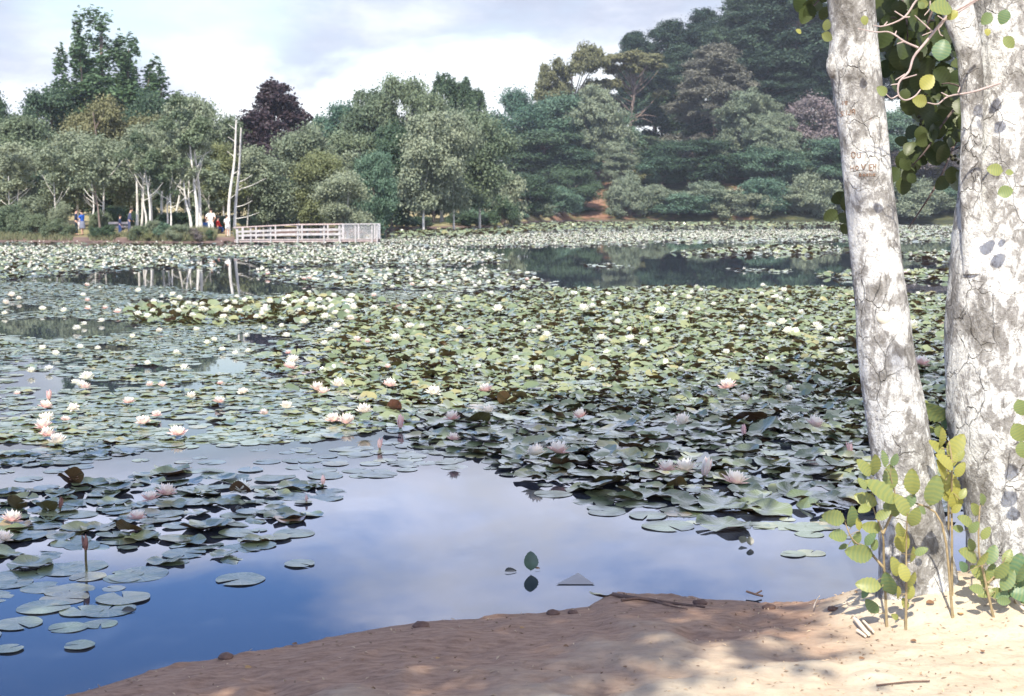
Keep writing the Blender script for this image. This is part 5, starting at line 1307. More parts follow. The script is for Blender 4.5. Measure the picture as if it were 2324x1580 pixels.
twig(tw, [(1020, 985), (950, 1020), (890, 975)], YT, .0032, .0018, b2)
for s_ in ([(1080, 180), (980, 115)], [(1060, 820), (1210, 775)], [(1090, 770), (990, 830)], [(1030, 870), (945, 880)], [(1540, 1000), (1465, 960)], [(1370, 325), (1190, 160)], [(1640, 960), (1660, 900)], [(870, 270), (905, 225)], [(1080, 430), (1005, 455)], [(985, 360), (1000, 320)], [(1080, 180), (1140, 175)]):
    twig(tw, s_, YT if s_[0][0] < 1500 else 6.13, .0034, .0022, b2)
P6 = twig(tw, [(620, -60), (300, 150), (235, 185), (170, 270), (0, 345)], 6.1, .0050, .0020, b1)
twig(tw, [(170, 270), (190, 330), (220, 350)], 6.1, .003, .0018, b1); twig(tw, [(235, 185), (160, 135)], 6.1, .003, .002, b1)
tw.build('twigs', M_TWIG, alder2)
MM = []
for (x, y, ln, ang, tone, Y) in [(905, 985, 130, 145, .45, YT), (1250, 930, 190, 48, .95, YT), (1325, 1065, 170, 170, .72, 6.13), (1590, 90, 250, 178, .42, 5.95), (1220, 50, 120, 10, .55, YT), (1280, 95, 90, 120, .35, YT), (660, 155, 100, -80, .65, 6.2),
                                 (220, 350, 130, -25, .60, 6.1), (255, 325, 120, 75, .55, 6.1), (15, 345, 70, 150, .8, 6.1), (1640, 110, 130, -140, .85, 5.95), (1530, 190, 60, 30, .9, YT), (1990, 130, 150, -130, .25, 6.12), (2150, 90, 160, -110, .15, 6.15),
                                 (1940, 290, 80, -85, .95, 6.12), (2110, 380, 150, -45, .45, 6.15), (1440, 640, 240, 75, .05, 6.4)]:
    xd, yd = z8(x, y); p = on_y(xd, yd, Y)
    (lv).add(p, img_dir(ang, rl.uniform(-.3, .3)), np.array([rl.uniform(-.4, .4), -1, rl.uniform(-.1, .6)]), ln / 4.418 * .9659 * S / FPX * Y, tone)
z3 = lambda x, y: ((x / 3.16 + 2140) * .9659, y / 3.16 * .9659)
for (x, y, ln, ang, tone) in [(690, 1270, 120, 172, .55), (640, 1440, 120, 15, .35), (700, 1280, 60, 0, .5)]:
    xd, yd = z3(x, y); p = on_y(xd, yd, 6.14); lv.add(p, img_dir(ang), np.array([rl.uniform(-.3, .3), -1, .3]), ln / 3.16 * .9659 * S / FPX * 6.14, tone)
for (xd, yd, ln, ang, tone) in [(2300, 960, 48, -60, .45), (2318, 1000, 40, -80, .4), (2310, 905, 40, -70, .35)]:
    lv.add(on_y(xd, yd, 6.1), img_dir(ang), np.array([-.3, -1, .3]), ln * S / FPX * 6.1, tone)
lv.build('leaves', M_ALEAF, alder2, b2)

# dark hanging sprays behind and between the trunks
def spray(parent, base, region, Ys, n, sz, tone0, tone1, mb_pts, seed, mat, name):
    r = np.random.default_rng(seed); L = Leaves(); b = MB()
    for pts, w_ in mb_pts:
        P = [on_y(x, y, Ys[0] + (Ys[1] - Ys[0]) * r.random()) for x, y in pts]
        b.tube(smooth_path(np.array(P), 4) - base, np.linspace(w_, w_ * .4, 4 * (len(P) - 1) + 1), 6)
    region = np.array(region, float); lo, hi = region.min(0), region.max(0); k = 0; tries = 0
    while k < n and tries < 20000:
        tries += 1
        x, y = r.uniform(lo[0], hi[0]), r.uniform(lo[1], hi[1])
        if not in_poly(np.array(x), np.array(y), region): continue
        Y = r.uniform(*Ys); a = r.normal(-85, 45)
        L.add(on_y(x, y, Y), img_dir(a, r.uniform(-.5, .5)), np.array([r.uniform(-.6, .6), -1, r.uniform(-.4, .5)]), r.uniform(*sz) * S / FPX * Y, r.uniform(tone0, tone1)); k += 1
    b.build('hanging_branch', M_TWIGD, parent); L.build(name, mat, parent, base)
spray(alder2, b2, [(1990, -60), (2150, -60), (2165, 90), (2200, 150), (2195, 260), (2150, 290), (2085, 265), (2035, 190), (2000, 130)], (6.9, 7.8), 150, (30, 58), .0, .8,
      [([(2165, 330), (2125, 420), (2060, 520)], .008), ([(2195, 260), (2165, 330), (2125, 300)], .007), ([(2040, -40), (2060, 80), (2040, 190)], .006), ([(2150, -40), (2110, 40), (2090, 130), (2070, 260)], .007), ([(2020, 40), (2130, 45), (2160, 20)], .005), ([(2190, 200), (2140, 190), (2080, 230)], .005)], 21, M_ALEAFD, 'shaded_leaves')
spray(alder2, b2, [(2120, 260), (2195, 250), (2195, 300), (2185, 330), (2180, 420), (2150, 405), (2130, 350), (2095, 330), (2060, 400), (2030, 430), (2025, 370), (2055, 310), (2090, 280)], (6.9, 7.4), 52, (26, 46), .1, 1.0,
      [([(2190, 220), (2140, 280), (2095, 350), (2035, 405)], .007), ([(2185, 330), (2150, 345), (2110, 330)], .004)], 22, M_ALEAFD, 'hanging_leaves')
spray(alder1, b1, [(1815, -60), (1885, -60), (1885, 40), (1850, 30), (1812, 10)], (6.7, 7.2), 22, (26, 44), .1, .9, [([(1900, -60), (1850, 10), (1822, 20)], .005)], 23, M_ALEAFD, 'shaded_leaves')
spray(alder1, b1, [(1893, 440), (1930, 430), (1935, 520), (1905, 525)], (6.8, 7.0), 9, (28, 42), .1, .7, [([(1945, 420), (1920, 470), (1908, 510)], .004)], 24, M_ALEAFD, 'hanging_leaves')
# alder cones
M_CONE = m_plain('dark alder cones', (.045, .045, .025), .7); r = np.random.default_rng(8)
for q in range(22):
    x, y = (r.uniform(2085, 2125), r.uniform(255, 310)) if q < 13 else (r.uniform(2150, 2185), r.uniform(350, 410))
    cn = MB(); cn.ball(on_y(x, y, r.uniform(7.0, 7.3)) - b2, .011 * r.uniform(.7, 1.1), 8, 6)
    cn.build('cone', M_CONE, alder2)

# ------------------------------------------------------------------ leafy shoots at the foot of the trunks
z5 = lambda x, y: ((x / 2.147 + 1850) * .9659, (y / 2.147 + 900) * .9659)
M_SHOOT = m_plain('shoot bark', (.26, .20, .11), .7, .3, 40)
def shoot(label, stems, leaves, Y, seed, mat=None):
    r = np.random.default_rng(seed)
    xd, yd = z5(*stems[0][0]); p0 = on_y(xd, yd, Y); zb = float(bank_z(p0[0], Y)); base = np.array([p0[0], Y, min(zb, p0[2])])
    o = thing('leafy_shoot', label, 'shoot', base, 'leafy shoots at the foot of the alders')
    b = MB(); allp = []
    for st_ in stems:
        P = np.array([on_y(*z5(*q), Y + r.uniform(-.03, .03)) for q in st_]); 
        if st_ is stems[0]: P[0, 2] = base[2] - .03
        P = smooth_path(P, 4); allp.append(P); b.tube(P - base, np.linspace(.0065, .0022, len(P)), 7)
    allp = np.concatenate(allp); L = Leaves(LEAFN)
    for (x, y, ln, ang, tone) in leaves:
        c = on_y(*z5(x, y), Y + r.uniform(-.07, .03)); size = ln / 2.147 * .9659 * S / FPX * Y * 1.18
        d = img_dir(ang + r.normal() * 12, r.uniform(-.45, .25)); d = d / np.linalg.norm(d); p = c - d * size * .5
        L.add(p, d, np.array([r.uniform(-.9, .9), -1, r.uniform(-.1, 1.2)]), size, np.clip(tone + r.normal() * .06, 0, 1))
        q = allp[np.argmin(((allp - p) ** 2).sum(1))]
        if np.linalg.norm(q - p) < .25: b.tube(np.array([q, (q + p) / 2 + [0, 0, .004], p]) - base, .0016, 5, False)
    b.build('stem', M_SHOOT, o); L.build('leaves', M_ALEAF, o, base)
shoot('grey-green leafy shoot left of the slimmer white trunk, branching over the water', [[(505, 1190), (487, 900), (480, 760), (430, 620), (430, 540)], [(485, 930), (420, 860), (330, 790), (290, 700)], [(482, 760), (545, 600), (520, 470)]],
      [(370, 860, 135, 170, .42), (415, 1020, 112, 178, .5), (430, 1130, 85, 155, .2), (480, 550, 160, 155, .45), (440, 420, 105, 110, .62), (390, 430, 95, 140, .62), (520, 480, 112, 82, .5), (490, 385, 75, 110, .32), (380, 510, 62, 120, .5), (400, 590, 105, 150, .62), (392, 632, 70, 190, .6),
       (325, 680, 105, 97, .35), (240, 680, 115, 158, .42), (262, 770, 95, 170, .5), (360, 715, 55, 100, .8), (430, 730, 95, 160, .66), (415, 790, 75, 58, .1), (480, 665, 75, 30, .45), (350, 785, 65, 92, .42), (440, 820, 55, 70, .32), (285, 825, 45, 200, .4), (500, 620, 48, 80, .4), (540, 390, 60, 70, .3), (395, 1055, 60, 250, .1)], 6.16, 1)
shoot('yellow-green upright shoot in front of the slimmer white trunk', [[(598, 1235), (600, 1000), (600, 830), (605, 660)]],
      [(515, 1020, 125, 100, .25), (545, 930, 95, 112, .75), (580, 800, 115, 100, .88), (622, 1000, 85, 60, .85), (560, 1060, 65, 112, .9), (620, 1060, 65, 70, .8), (595, 1115, 55, 90, .75), (545, 1180, 45, 130, .7), (632, 870, 75, 70, .7), (672, 850, 65, 40, .45), (640, 680, 95, 72, .45), (580, 620, 112, 102, .62), (612, 600, 62, 55, .1), (535, 640, 92, 100, .4), (590, 960, 85, 92, .9), (570, 745, 70, 120, .7)], 6.12, 2)
shoot('thin side shoot with two round leaves across the slimmer white trunk', [[(850, 760), (780, 710), (630, 600), (545, 570)]], [(630, 505, 118, 98, .4), (738, 550, 142, 85, .42), (620, 595, 75, 240, .1), (680, 640, 50, -40, .3)], 6.16, 3)
shoot('bright yellow shoot standing in the crevice between the two white trunks', [[(835, 960), (830, 780), (828, 600), (830, 400), (815, 290)]],
      [(780, 280, 95, 100, .88), (760, 330, 95, 130, .9), (850, 320, 118, 62, .78), (800, 400, 105, 120, .92), (780, 440, 95, 115, 1), (830, 520, 118, 92, .9), (850, 590, 105, 78, 1), (800, 560, 85, 122, .9), (852, 635, 55, 60, .95), (870, 440, 75, 70, .78), (885, 560, 55, 60, .66), (788, 490, 65, 140, .9), (835, 390, 65, 80, .9), (870, 370, 60, 50, .7)], 6.3, 4)
shoot('darker green shoot behind, high between the two white trunks', [[(825, 640), (810, 400), (790, 240), (760, 160)]], [(745, 150, 135, 150, .3), (792, 195, 112, 100, .2), (765, 245, 65, 120, .4), (690, 105, 60, 160, .6), (720, 235, 50, 170, .6)], 6.75, 5)
shoot('green shoot at the foot of the thick white trunk', [[(1050, 1100), (990, 960), (965, 830), (970, 640), (985, 570)], [(1010, 1010), (1060, 960), (1100, 880)]],
      [(985, 590, 65, 90, .4), (950, 640, 75, 120, .42), (905, 700, 95, 130, .5), (940, 730, 65, 80, .3), (1000, 760, 65, 60, .55), (865, 735, 55, 170, .25), (920, 870, 115, 150, .5), (985, 890, 75, 62, .6), (930, 820, 65, 130, .4), (970, 960, 95, 140, .5), (1030, 960, 85, 72, .4), (1080, 950, 95, 60, .4), (1005, 1060, 75, 180, .5), (1060, 1060, 85, 5, .4), (1110, 880, 75, 62, .4), (1030, 870, 95, 82, .2), (960, 1040, 75, 160, .5), (890, 930, 65, 140, .1), (1090, 1100, 65, -20, .3), (1000, 1000, 70, 90, .5)], 6.14, 6)
shoot('low dark clump of leaves at the right foot of the thick white trunk', [[(1150, 1110), (1150, 1010), (1160, 920)], [(1150, 1080), (1110, 1000), (1080, 980)]],
      [(1110, 1000, 105, 40, .25), (1150, 930, 125, 82, .12), (1160, 1010, 125, 20, .2), (1185, 960, 105, 70, .18), (1120, 1050, 90, 200, .1), (1180, 1070, 110, -20, .08), (1220, 1000, 120, 40, .15), (1210, 1080, 110, 60, .1), (1090, 1070, 70, 190, .2)], 6.2, 7)

# ------------------------------------------------------------------ crown overhead: shades the water and most of the bank
SHADE = [(-7, 4.0), (-7, 10.4), (-4.4, 12.0), (-2.4, 12.3), (-.7, 14.2), (1.5, 16.4), (3.0, 18.4), (5.3, 21.8), (9, 24), (9, 9.3), (3.4, 9.3), (1.6, 9.2), (1.62, 6.02), (1.45, 5.45), (1.05, 5.1), (.5, 4.75), (-.2, 4.3), (-3, 3.7)]
ld = LD / -LD[2]
def crown_overhead(parent, base, xr, n_cl, seed, trk):
    r = np.random.default_rng(seed); blobs = []; k = 0; tries = 0
    sp = np.array(SHADE); lo, hi = sp.min(0), sp.max(0)
    while k < n_cl and tries < 40000:
        tries += 1
        gx, gy = r.uniform(lo[0], hi[0]), r.uniform(lo[1], hi[1])
        if not (xr[0] <= gx < xr[1]): continue
        rad = r.uniform(.35, .75)
        pts = np.array([[gx, gy]] + [[gx + rad * .75 * math.cos(a), gy + rad * .95 * math.sin(a)] for a in np.linspace(0, 6.28, 9)])
        if not in_poly(pts[:, 0], pts[:, 1], sp).all(): continue
        if gy < 6.9 and gx < .6 and fbm(np.array(gx * 1.1 + gy * 1.3), np.array(gy * 4.0 - gx * 1.2), 2) > .68: continue          # openings that leave streaks of sun on the bank
        zc_ = r.uniform(5.6, 11.5)
        if gy - zc_ * ld[1] > 11: zc_ = min(15, zc_ + 3)
        c = np.array([gx - ld[0] * zc_, gy - ld[1] * zc_, zc_]); blobs.append((c - base, np.array([rad, rad, rad * .7]))); k += 1
    V, F, T = crown(blobs, n_cl * 120, .15, r, sub=8, subr=.5, up=.5, aspect=1.25, low=-1)
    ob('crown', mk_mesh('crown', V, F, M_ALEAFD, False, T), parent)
    b = MB(); cx, cy, rr_, zz_ = trk
    for q in r.permutation(len(blobs))[:26]:
        c = blobs[q][0] + base; z0 = float(np.clip(c[2] - r.uniform(1.5, 3.5), 4.2, zz_[-1] - .3)); a = np.array([np.interp(z0, zz_, cx), np.interp(z0, zz_, cy), z0])
        b.tube(smooth_path(np.array([a, (a + c) / 2 + [0, 0, .3], c]) - base, 4), np.linspace(.05, .012, 9), 6, False)
    b.build('branches', M_BARK, parent)
crown_overhead(alder1, b1, (-7, 1.2), 240, 51, tr1)
crown_overhead(alder2, b2, (1.2, 9), 170, 52, tr2)

# ------------------------------------------------------------------ things on the bank and floating
def at_bank(xd, yd, lift=.0):
    p = on_z(xd, yd, .1)
    for _ in range(6): p = on_z(xd, yd, float(bank_z(p[0], p[1])))
    p[2] = float(bank_z(p[0], p[1])) + lift; return p
M_DRY = m_plain('bleached dry stick', (.62, .52, .40), .9, .2, 30); M_STICK = m_plain('wet brown stick', (.13, .08, .06), .8, .3, 30)
def stick(label, pts, w0, w1, mat, name='stick', group=None, lift=.008):
    P = np.array([at_bank(x, y, lift) if near_s(*on_z(x, y, .05)[:2]) > .02 else on_z(x, y, .012) for x, y in pts])
    o = ob(name, None, None) if False else None
    m = MB(); base = P[0].copy(); m.tube(smooth_path(P, 4) - base, np.linspace(w0, w1, 4 * (len(P) - 1) + 1), 7)
    tag(ob(name, m.mesh(name, mat), None, base), label, 'stick', group)
stick('dark crooked stick lying along the mud edge from the stranded lily pad', [(1392, 1352), (1420, 1357), (1470, 1364), (1540, 1374), (1600, 1381)], .012, .005, M_STICK)
stick('thin dark stick beside the crooked one on the mud edge', [(1410, 1366), (1460, 1362), (1520, 1378), (1560, 1386)], .007, .003, M_STICK)
stick('pale broken stick lying upright on the sand left of the shoots', [(1940, 1416), (1962, 1440), (1972, 1450)], .011, .008, M_DRY, lift=.02)
stick('short pale broken stick below the longer pale one', [(1946, 1437), (1964, 1450)], .009, .006, M_DRY, lift=.012)
stick('slim pale stick propped right of the broken pale one', [(1958, 1418), (1982, 1444)], .006, .005, M_DRY, lift=.02)
stick('dead pale twig sticking out below the thick trunk shoot', [(2290, 1352), (2320, 1395), (2330, 1404)], .008, .006, M_DRY, lift=.03)
stick('long thin twig lying on the pale sand near the bottom', [(1990, 1560), (2060, 1552), (2110, 1550)], .004, .003, M_STICK)
stick('dry grass stalk on the mud edge left of the pale sticks', [(1890, 1385), (1920, 1372), (1945, 1364)], .003, .002, M_DRY, 'grass_stalk')
stick('dry grass stalk leaning over the mud right of the stick', [(1846, 1392), (1852, 1378), (1860, 1366)], .003, .002, M_DRY, 'grass_stalk', lift=.03)
def clod(label, xd, yd, sz, seed):
    p = at_bank(xd, yd); r = np.random.default_rng(seed); m = MB(); m.ball((0, 0, sz * .2), (sz, sz * .8, sz * .5), 14, 9); V = np.concatenate(m.V)
    V *= (1 + .5 * (fbm(V[:, 0] / sz * 1.7 + seed, V[:, 1] / sz * 1.7 + V[:, 2] / sz * 2, 3) - .5))[:, None] * 1.0
    tag(ob('mud_clod', mk_mesh('mud clod', V, [np.concatenate(f) for f in m.F.values()], M_CLOD), None, p), label, 'mud clod', 'mud clods at the water edge')
M_CLOD = m_plain('dark wet mud', (.14, .085, .065), .85, .4, 30, .8, .3, .01)
clod('dark lump on the water edge at the left of the bank', 512, 1494, .035, 3); clod('mud lump at the edge left of the bank middle', 955, 1422, .04, 4); clod('mud lump on the edge where the bank juts out', 1255, 1394, .035, 5)
clod('knobbly mud lump right of the stick', 1588, 1371, .036, 6); clod('mud lump on the edge under the V shaped twig', 1745, 1382, .035, 7); clod('mud lump on the edge left of the white trunks', 1890, 1380, .026, 8)
clod('small mud lump by the juts of the bank', 1300, 1392, .025, 9)
M_FALL = m_plain('fallen tan leaf', (.40, .24, .10), .7, .35, 20); M_FALLB = m_plain('fallen brown leaf', (.20, .11, .06), .7, .35, 20); M_FALLG = m_plain('wet green leaf', (.05, .10, .065), .4, .3, 20, .2, .5); M_FALLK = m_plain('blackened wet leaf', (.03, .035, .03), .4, .3, 20, .2, .5)
def fallen(name, label, xd, yd, ln, ang, mat, water=False, up=0.0, roll=.0, group=None):
    p = on_z(xd, yd, .006) if water else at_bank(xd, yd, .006); size = ln * S / FPX * p[1]
    L = Leaves(); d = np.array([math.cos(R(ang)) * math.cos(up), math.sin(R(ang)) * math.cos(up), math.sin(up)])
    L.add((0, 0, .004), d, (roll, -.3 - up, 1.0), size, .5)
    o = L.build(name, mat, None, np.zeros(3)); o.location = p; tag(o, label, 'leaf', group)
for q, (xd, yd, ln, ang, m_, lb) in enumerate([(555, 1520, 16, 20, M_FALL, 'orange dead leaf on the mud at the left of the bank'), (675, 1466, 14, 160, M_FALLB, 'brown dead leaf by the edge in the bank middle-left'), (990, 1500, 13, 60, M_FALL, 'tan dead leaf on the shaded mud'),
                                               (1290, 1470, 12, 200, M_FALLB, 'brown dead leaf on the mud below the stick'), (1420, 1520, 14, 100, M_FALLB, 'brown dead leaf where mud meets sand'), (1950, 1500, 16, 30, M_FALLB, 'curled brown leaf on the sand below the pale sticks'),
                                               (2080, 1460, 15, 140, M_FALLB, 'brown leaf on the sand below the slim trunk shoots'), (2180, 1420, 18, 80, M_FALL, 'tan leaf on the sand mound'), (2260, 1330, 22, 10, M_FALL, 'tan leaf by the thick trunk shoot'), (2230, 1480, 14, 250, M_FALLB, 'small brown leaf on the sand right'),
                                               (2120, 1400, 20, 190, M_FALLB, 'brown leaf at the foot of the slim trunk'), (1180, 1430, 12, 30, M_FALL, 'tan leaf near the edge of the mud middle'), (820, 1500, 12, 290, M_FALLB, 'brown leaf alone on the shaded mud left')]):
    fallen('fallen_leaf', lb, xd, yd, ln, ang, m_, group='fallen leaves on the bank')
fallen('floating_leaf', 'green leaf standing upright out of the open water', 1205, 1298, 44, 90, M_FALLG, True, 1.35, .5)
fallen('floating_leaf', 'dark leaf lying flat on the open water left of the upright one', 1145, 1297, 28, 15, M_FALLK, True)
fallen('floating_leaf', 'little brown leaf floating right of the upright green one', 1214, 1291, 12, 10, M_FALLB, True)
fallen('floating_leaf', 'black leaf tips poking out under the largest lily pad', 1682, 1234, 26, 60, M_FALLK, True, .5); fallen('floating_leaf', 'black upright leaf tip under the largest lily pad', 1704, 1240, 22, 95, M_FALLK, True, 1.0)
fallen('floating_leaf', 'dark sliver of leaf on the deep blue water at left', 275, 1386, 30, 5, M_FALLK, True)
t = NT('sodden pale sheet'); M_SHEET = t.done(t.bsdf((.20, .20, .21), .5, None, .3))
P = np.array([on_z(1262, 1326, .004), on_z(1350, 1326, .004), on_z(1312, 1300, .004), on_z(1318, 1310, .009), on_z(1275, 1325, .005)])
tag(ob('floating_scrap', mk_mesh('floating scrap', np.vstack([P, P - [0, 0, .003]]), [np.array([[0, 4, 3], [4, 1, 3], [3, 2, 0], [1, 2, 3], [0, 1, 4]])], M_SHEET, False)), 'pale three-cornered scrap floating near the mud bank', 'scrap')
m = MB(); p = on_z(1718, 1352, .01)
m.tube([[-.05, .03, .015], [-.01, -.01, .01], [.02, -.05, .012]], .006, 6); m.tube([[-.012, -.008, .01], [.03, .04, .015]], .005, 6)
tag(ob('floating_twig', m.mesh('floating twig', M_STICK), None, p), 'small V shaped twig floating off the mud bank', 'twig')
# litter too small and too much to count
r = np.random.default_rng(71); n = 2600; X = r.uniform(-2.2, 2.9, n); Yv = r.uniform(5.2, 7.3, n); s_ = near_s(X, Yv); ok = (s_ > .06) & (r.random(n) < np.where((X > .9) | (s_ < .25), .8, .30)); X, Yv = X[ok], Yv[ok]
P = np.stack([X, Yv, bank_z(X, Yv) + .003], -1); V, F = leaf_cards(P, r.normal(size=(len(P), 3)) * .35 + [0, 0, 1], .022, r, 3.0)
T = r.random(len(P))
tag(ob('leaf_litter', mk_mesh('leaf litter', V, F, m_leaf('litter bits', (.12, .07, .045), (.55, .42, .28), .9, 0, .1, None, 0), False, T)), 'scattered chips of bark and dry leaf on the bank', 'litter', None, 'stuff')
# grassy weeds along the left bank across the pond
r = np.random.default_rng(72); n = 9000; xd = np.where(r.random(n) < .62, r.uniform(300, 560, n), r.uniform(-60, 300, n)); u = xd_u(xd); sft = r.uniform(.6, 3.2, n) ** 1.2
Yg = shore_y(u) + sft; Xg = u * Yg; hgt = r.uniform(.2, .75, n) * np.where(xd > 300, 1, .6)
ok = ~((xd > 166) & (xd < 206)) & ~((xd > 262) & (xd < 292) & (sft < 2)) & ~((xd > 490) & (xd < 535) & (sft > .5))
Xg, Yg, hgt = Xg[ok], Yg[ok], hgt[ok]; zg = terrain_z(Xg, Yg); n = len(Xg); lean = r.normal(0, .16, (n, 2)); wv = .035
V = np.stack([np.stack([Xg - wv, Yg, zg - .05], -1), np.stack([Xg + wv, Yg, zg - .05], -1), np.stack([Xg + lean[:, 0], Yg + lean[:, 1], zg + hgt], -1)], 1).reshape(-1, 3)
tag(ob('bank_grass', mk_mesh('bank grass', V, np.arange(n * 3).reshape(-1, 3), m_leaf('bank grass', (.08, .10, .05), (.20, .19, .11), .8, .2, .2, None, 0), False, r.random(n))), 'rough grass and weeds along the far left bank', 'grass', None, 'stuff')
# thin green stalks standing in the bed
p = on_z(1468, 765, 0); tf = thing('reed_tuft', 'tuft of thin pale stalks standing among the raised pads', 'reeds', p); M_REED = m_plain('pale green reed', (.22, .27, .12), .6); r = np.random.default_rng(3)
for q in range(10):
    a = r.normal(0, .3, 2); h = r.uniform(.25, .5); L = MB(); L.tube([[a[0], a[1], 0], [a[0] + r.normal() * .05, a[1], h * .6], [a[0] + r.normal() * .15, a[1], h]], [.006, .005, .003], 4, False); L.build('stalk', M_REED, tf)

# ------------------------------------------------------------------ the jetty
M_WOODW = m_plain('whitewashed wood', (.38, .36, .355), .8, .3, 6, .3); M_WOODP = m_plain('weathered pinkish rail', (.46, .36, .34), .85, .2, 5, .4); M_WOODD = m_plain('dark wet pile', (.035, .03, .03), .8, .3, 6)
M_DECK = m_plain('grey deck boards', (.42, .37, .34), .85, .25, 5, .4)
JY = 87.0
zj = lambda x, y: ((x / 6.116 + 540) * .9659, (y / 6.116 + 500) * .9659)
jp = lambda x, y, Y=JY: on_y(*zj(x, y), Y)
base = jp(1100, 440); base[2] = 0
jet = thing('jetty', 'low white-railed wooden jetty reaching out from the far left bank', 'jetty', base)
L0, L1 = jp(60, 380)[0] - base[0], jp(2125, 378)[0] - base[0]
zt = lambda X: float(np.interp(X, [L0, jp(900, 0)[0] - base[0], L1], [jp(60, 212)[2], jp(900, 170)[2], jp(2120, 160)[2]]))
zd = lambda X: float(np.interp(X, [L0, L1], [jp(60, 388)[2], jp(2120, 376)[2]]))
WD = 1.7
dk = MB(); nb = 62
for q in range(nb):
    xa = L0 + (L1 - L0) * q / nb; xb = L0 + (L1 - L0) * (q + .93) / nb; z_ = zd((xa + xb) / 2)
    dk.box((xa, -.02, z_ - .035), (xb, WD + .02, z_))
dk.build('deck', M_DECK, jet, False)
bm_ = MB()
for yy in (.06, WD - .06): bm_.bar([L0, yy, zd(L0) - .095], [L1, yy, zd(L1) - .095], .07, .11)
bm_.build('bearer', M_WOODP, jet, False)
posts = [110, 305, 590, 978, 1358, 1580, 1808, 2045, 2118]
for zx in posts:
    X = jp(zx, 380)[0] - base[0]
    for yy in (-.06, WD + .06):
        b = MB(); w_ = .085 if zx not in (110, 1580) else .13
        b.box((X - w_ / 2, yy - .05, -.5 if zx not in (110,) else zd(X) - .3), (X + w_ / 2, yy + .05, zt(X) - .02)); b.build('post', M_WOODW, jet, False)
mesh_x = jp(1580, 380)[0] - base[0]
for yy in (-.06, WD + .06):
    xs_ = [jp(zx, 0)[0] - base[0] for zx in posts]
    off = -.065 if yy < 0 else .065
    def rail(name, za, zb, w_, h_, mat, Xa, Xb):
        b = MB(); n_ = 7
        for q in range(n_):
            a = Xa + (Xb - Xa) * q / n_; c = Xa + (Xb - Xa) * (q + 1) / n_
            b.bar([a + .004, yy + off, za(a)], [c - .004, yy + off, zb(c)], w_, h_)
        b.build(name, mat, jet, False)
    rail('top_rail', lambda X: zt(X), lambda X: zt(X), .11, .06, M_WOODP, L0, mesh_x); rail('top_rail', lambda X: zt(X), lambda X: zt(X), .10, .05, M_WOODW, mesh_x + .02, L1)
    f1 = lambda X: zd(X) + (zt(X) - zd(X)) * .64; f2 = lambda X: zd(X) + (zt(X) - zd(X)) * .33
    rail('middle_rail', f1, f1, .025, .115, M_WOODW, L0 + .25, mesh_x); rail('lower_rail', f2, f2, .025, .115, M_WOODW, L0 + .25, mesh_x)
for zx in (360, 635, 1020, 1385, 1640, 1890, 2105):
    X = jp(zx, 380)[0] - base[0]; b = MB(); b.box((X - .10, .15, -.6), (X + .08, WD - .15, zd(X) - .15)); b.build('pile', M_WOODD, jet, False)
# wire netting round the far end
for nm, (a, c) in {'front': ([mesh_x, -.06], [L1, -.06]), 'back': ([mesh_x, WD + .06], [L1, WD + .06]), 'end': ([L1, -.06], [L1, WD + .06])}.items():
    b = MB(); a = np.array(a); c = np.array(c); L = np.linalg.norm(c - a); d = (c - a) / L; z0, z1 = zd(a[0]) + .05, zt(a[0]) - .03; stp = .10
    for q in np.arange(-(z1 - z0), L, stp):
        for sgn in (1, -1):
            s0, s1 = max(q, 0), min(q + (z1 - z0), L)
            if s1 - s0 < .02: continue
            h0, h1 = (s0 - q), (s1 - q)
            if sgn < 0: h0, h1 = (z1 - z0) - h0, (z1 - z0) - h1
            b.bar([*(a + d * s0), z0 + h0], [*(a + d * s1), z0 + h1], .008, .008)
    b.build('wire_netting', m_plain('galvanised wire', (.45, .45, .46), .5), jet, False)

# ------------------------------------------------------------------ benches
def bench(label, xd, yd, Y, w_, mat, back=True, rz=0.0, h=.45):
    X = float(xd_u(xd)) * Y; zb = float(terrain_z(X, Y))
    o = thing('park_bench', label, 'bench', (X, Y, zb), None, rz)
    b = MB(); 
    for q in range(3): b.box((-w_ / 2, -.2 + q * .14, h - .04), (w_ / 2, -.08 + q * .14, h))
    b.build('seat', mat, o, False)
    if back:
        b = MB(); b.box((-w_ / 2, .24, h + .20), (w_ / 2, .275, h + .36)); b.box((-w_ / 2, .24, h + .02), (w_ / 2, .275, h + .09)); b.build('backrest', mat, o, False)
    for s_ in (-1, 1):
        b = MB(); b.box((s_ * w_ * .38 - .04, -.16, -.1), (s_ * w_ * .38 + .04, -.06, h - .04)); b.box((s_ * w_ * .38 - .04, .16, -.1), (s_ * w_ * .38 + .04, .235, h + (.36 if back else -.04))); b.build('leg', M_BARK, o, False)
bench('weathered slatted bench beside the man in the suit', 277, 528, 97.0, 1.5, m_plain('bleached bench slats', (.55, .48, .46), .8), True, R(180))
bench('low dark bench behind the man in white', 477, 530, 98.3, 1.7, m_plain('dark brown bench boards', (.12, .08, .07), .8), False, 0, .40)
bench('small picnic bench on the dry meadow right of the jetty', 955, 502, 186.0, 2.2, m_plain('grey brown picnic boards', (.2, .15, .12), .8), False, 0, .7)

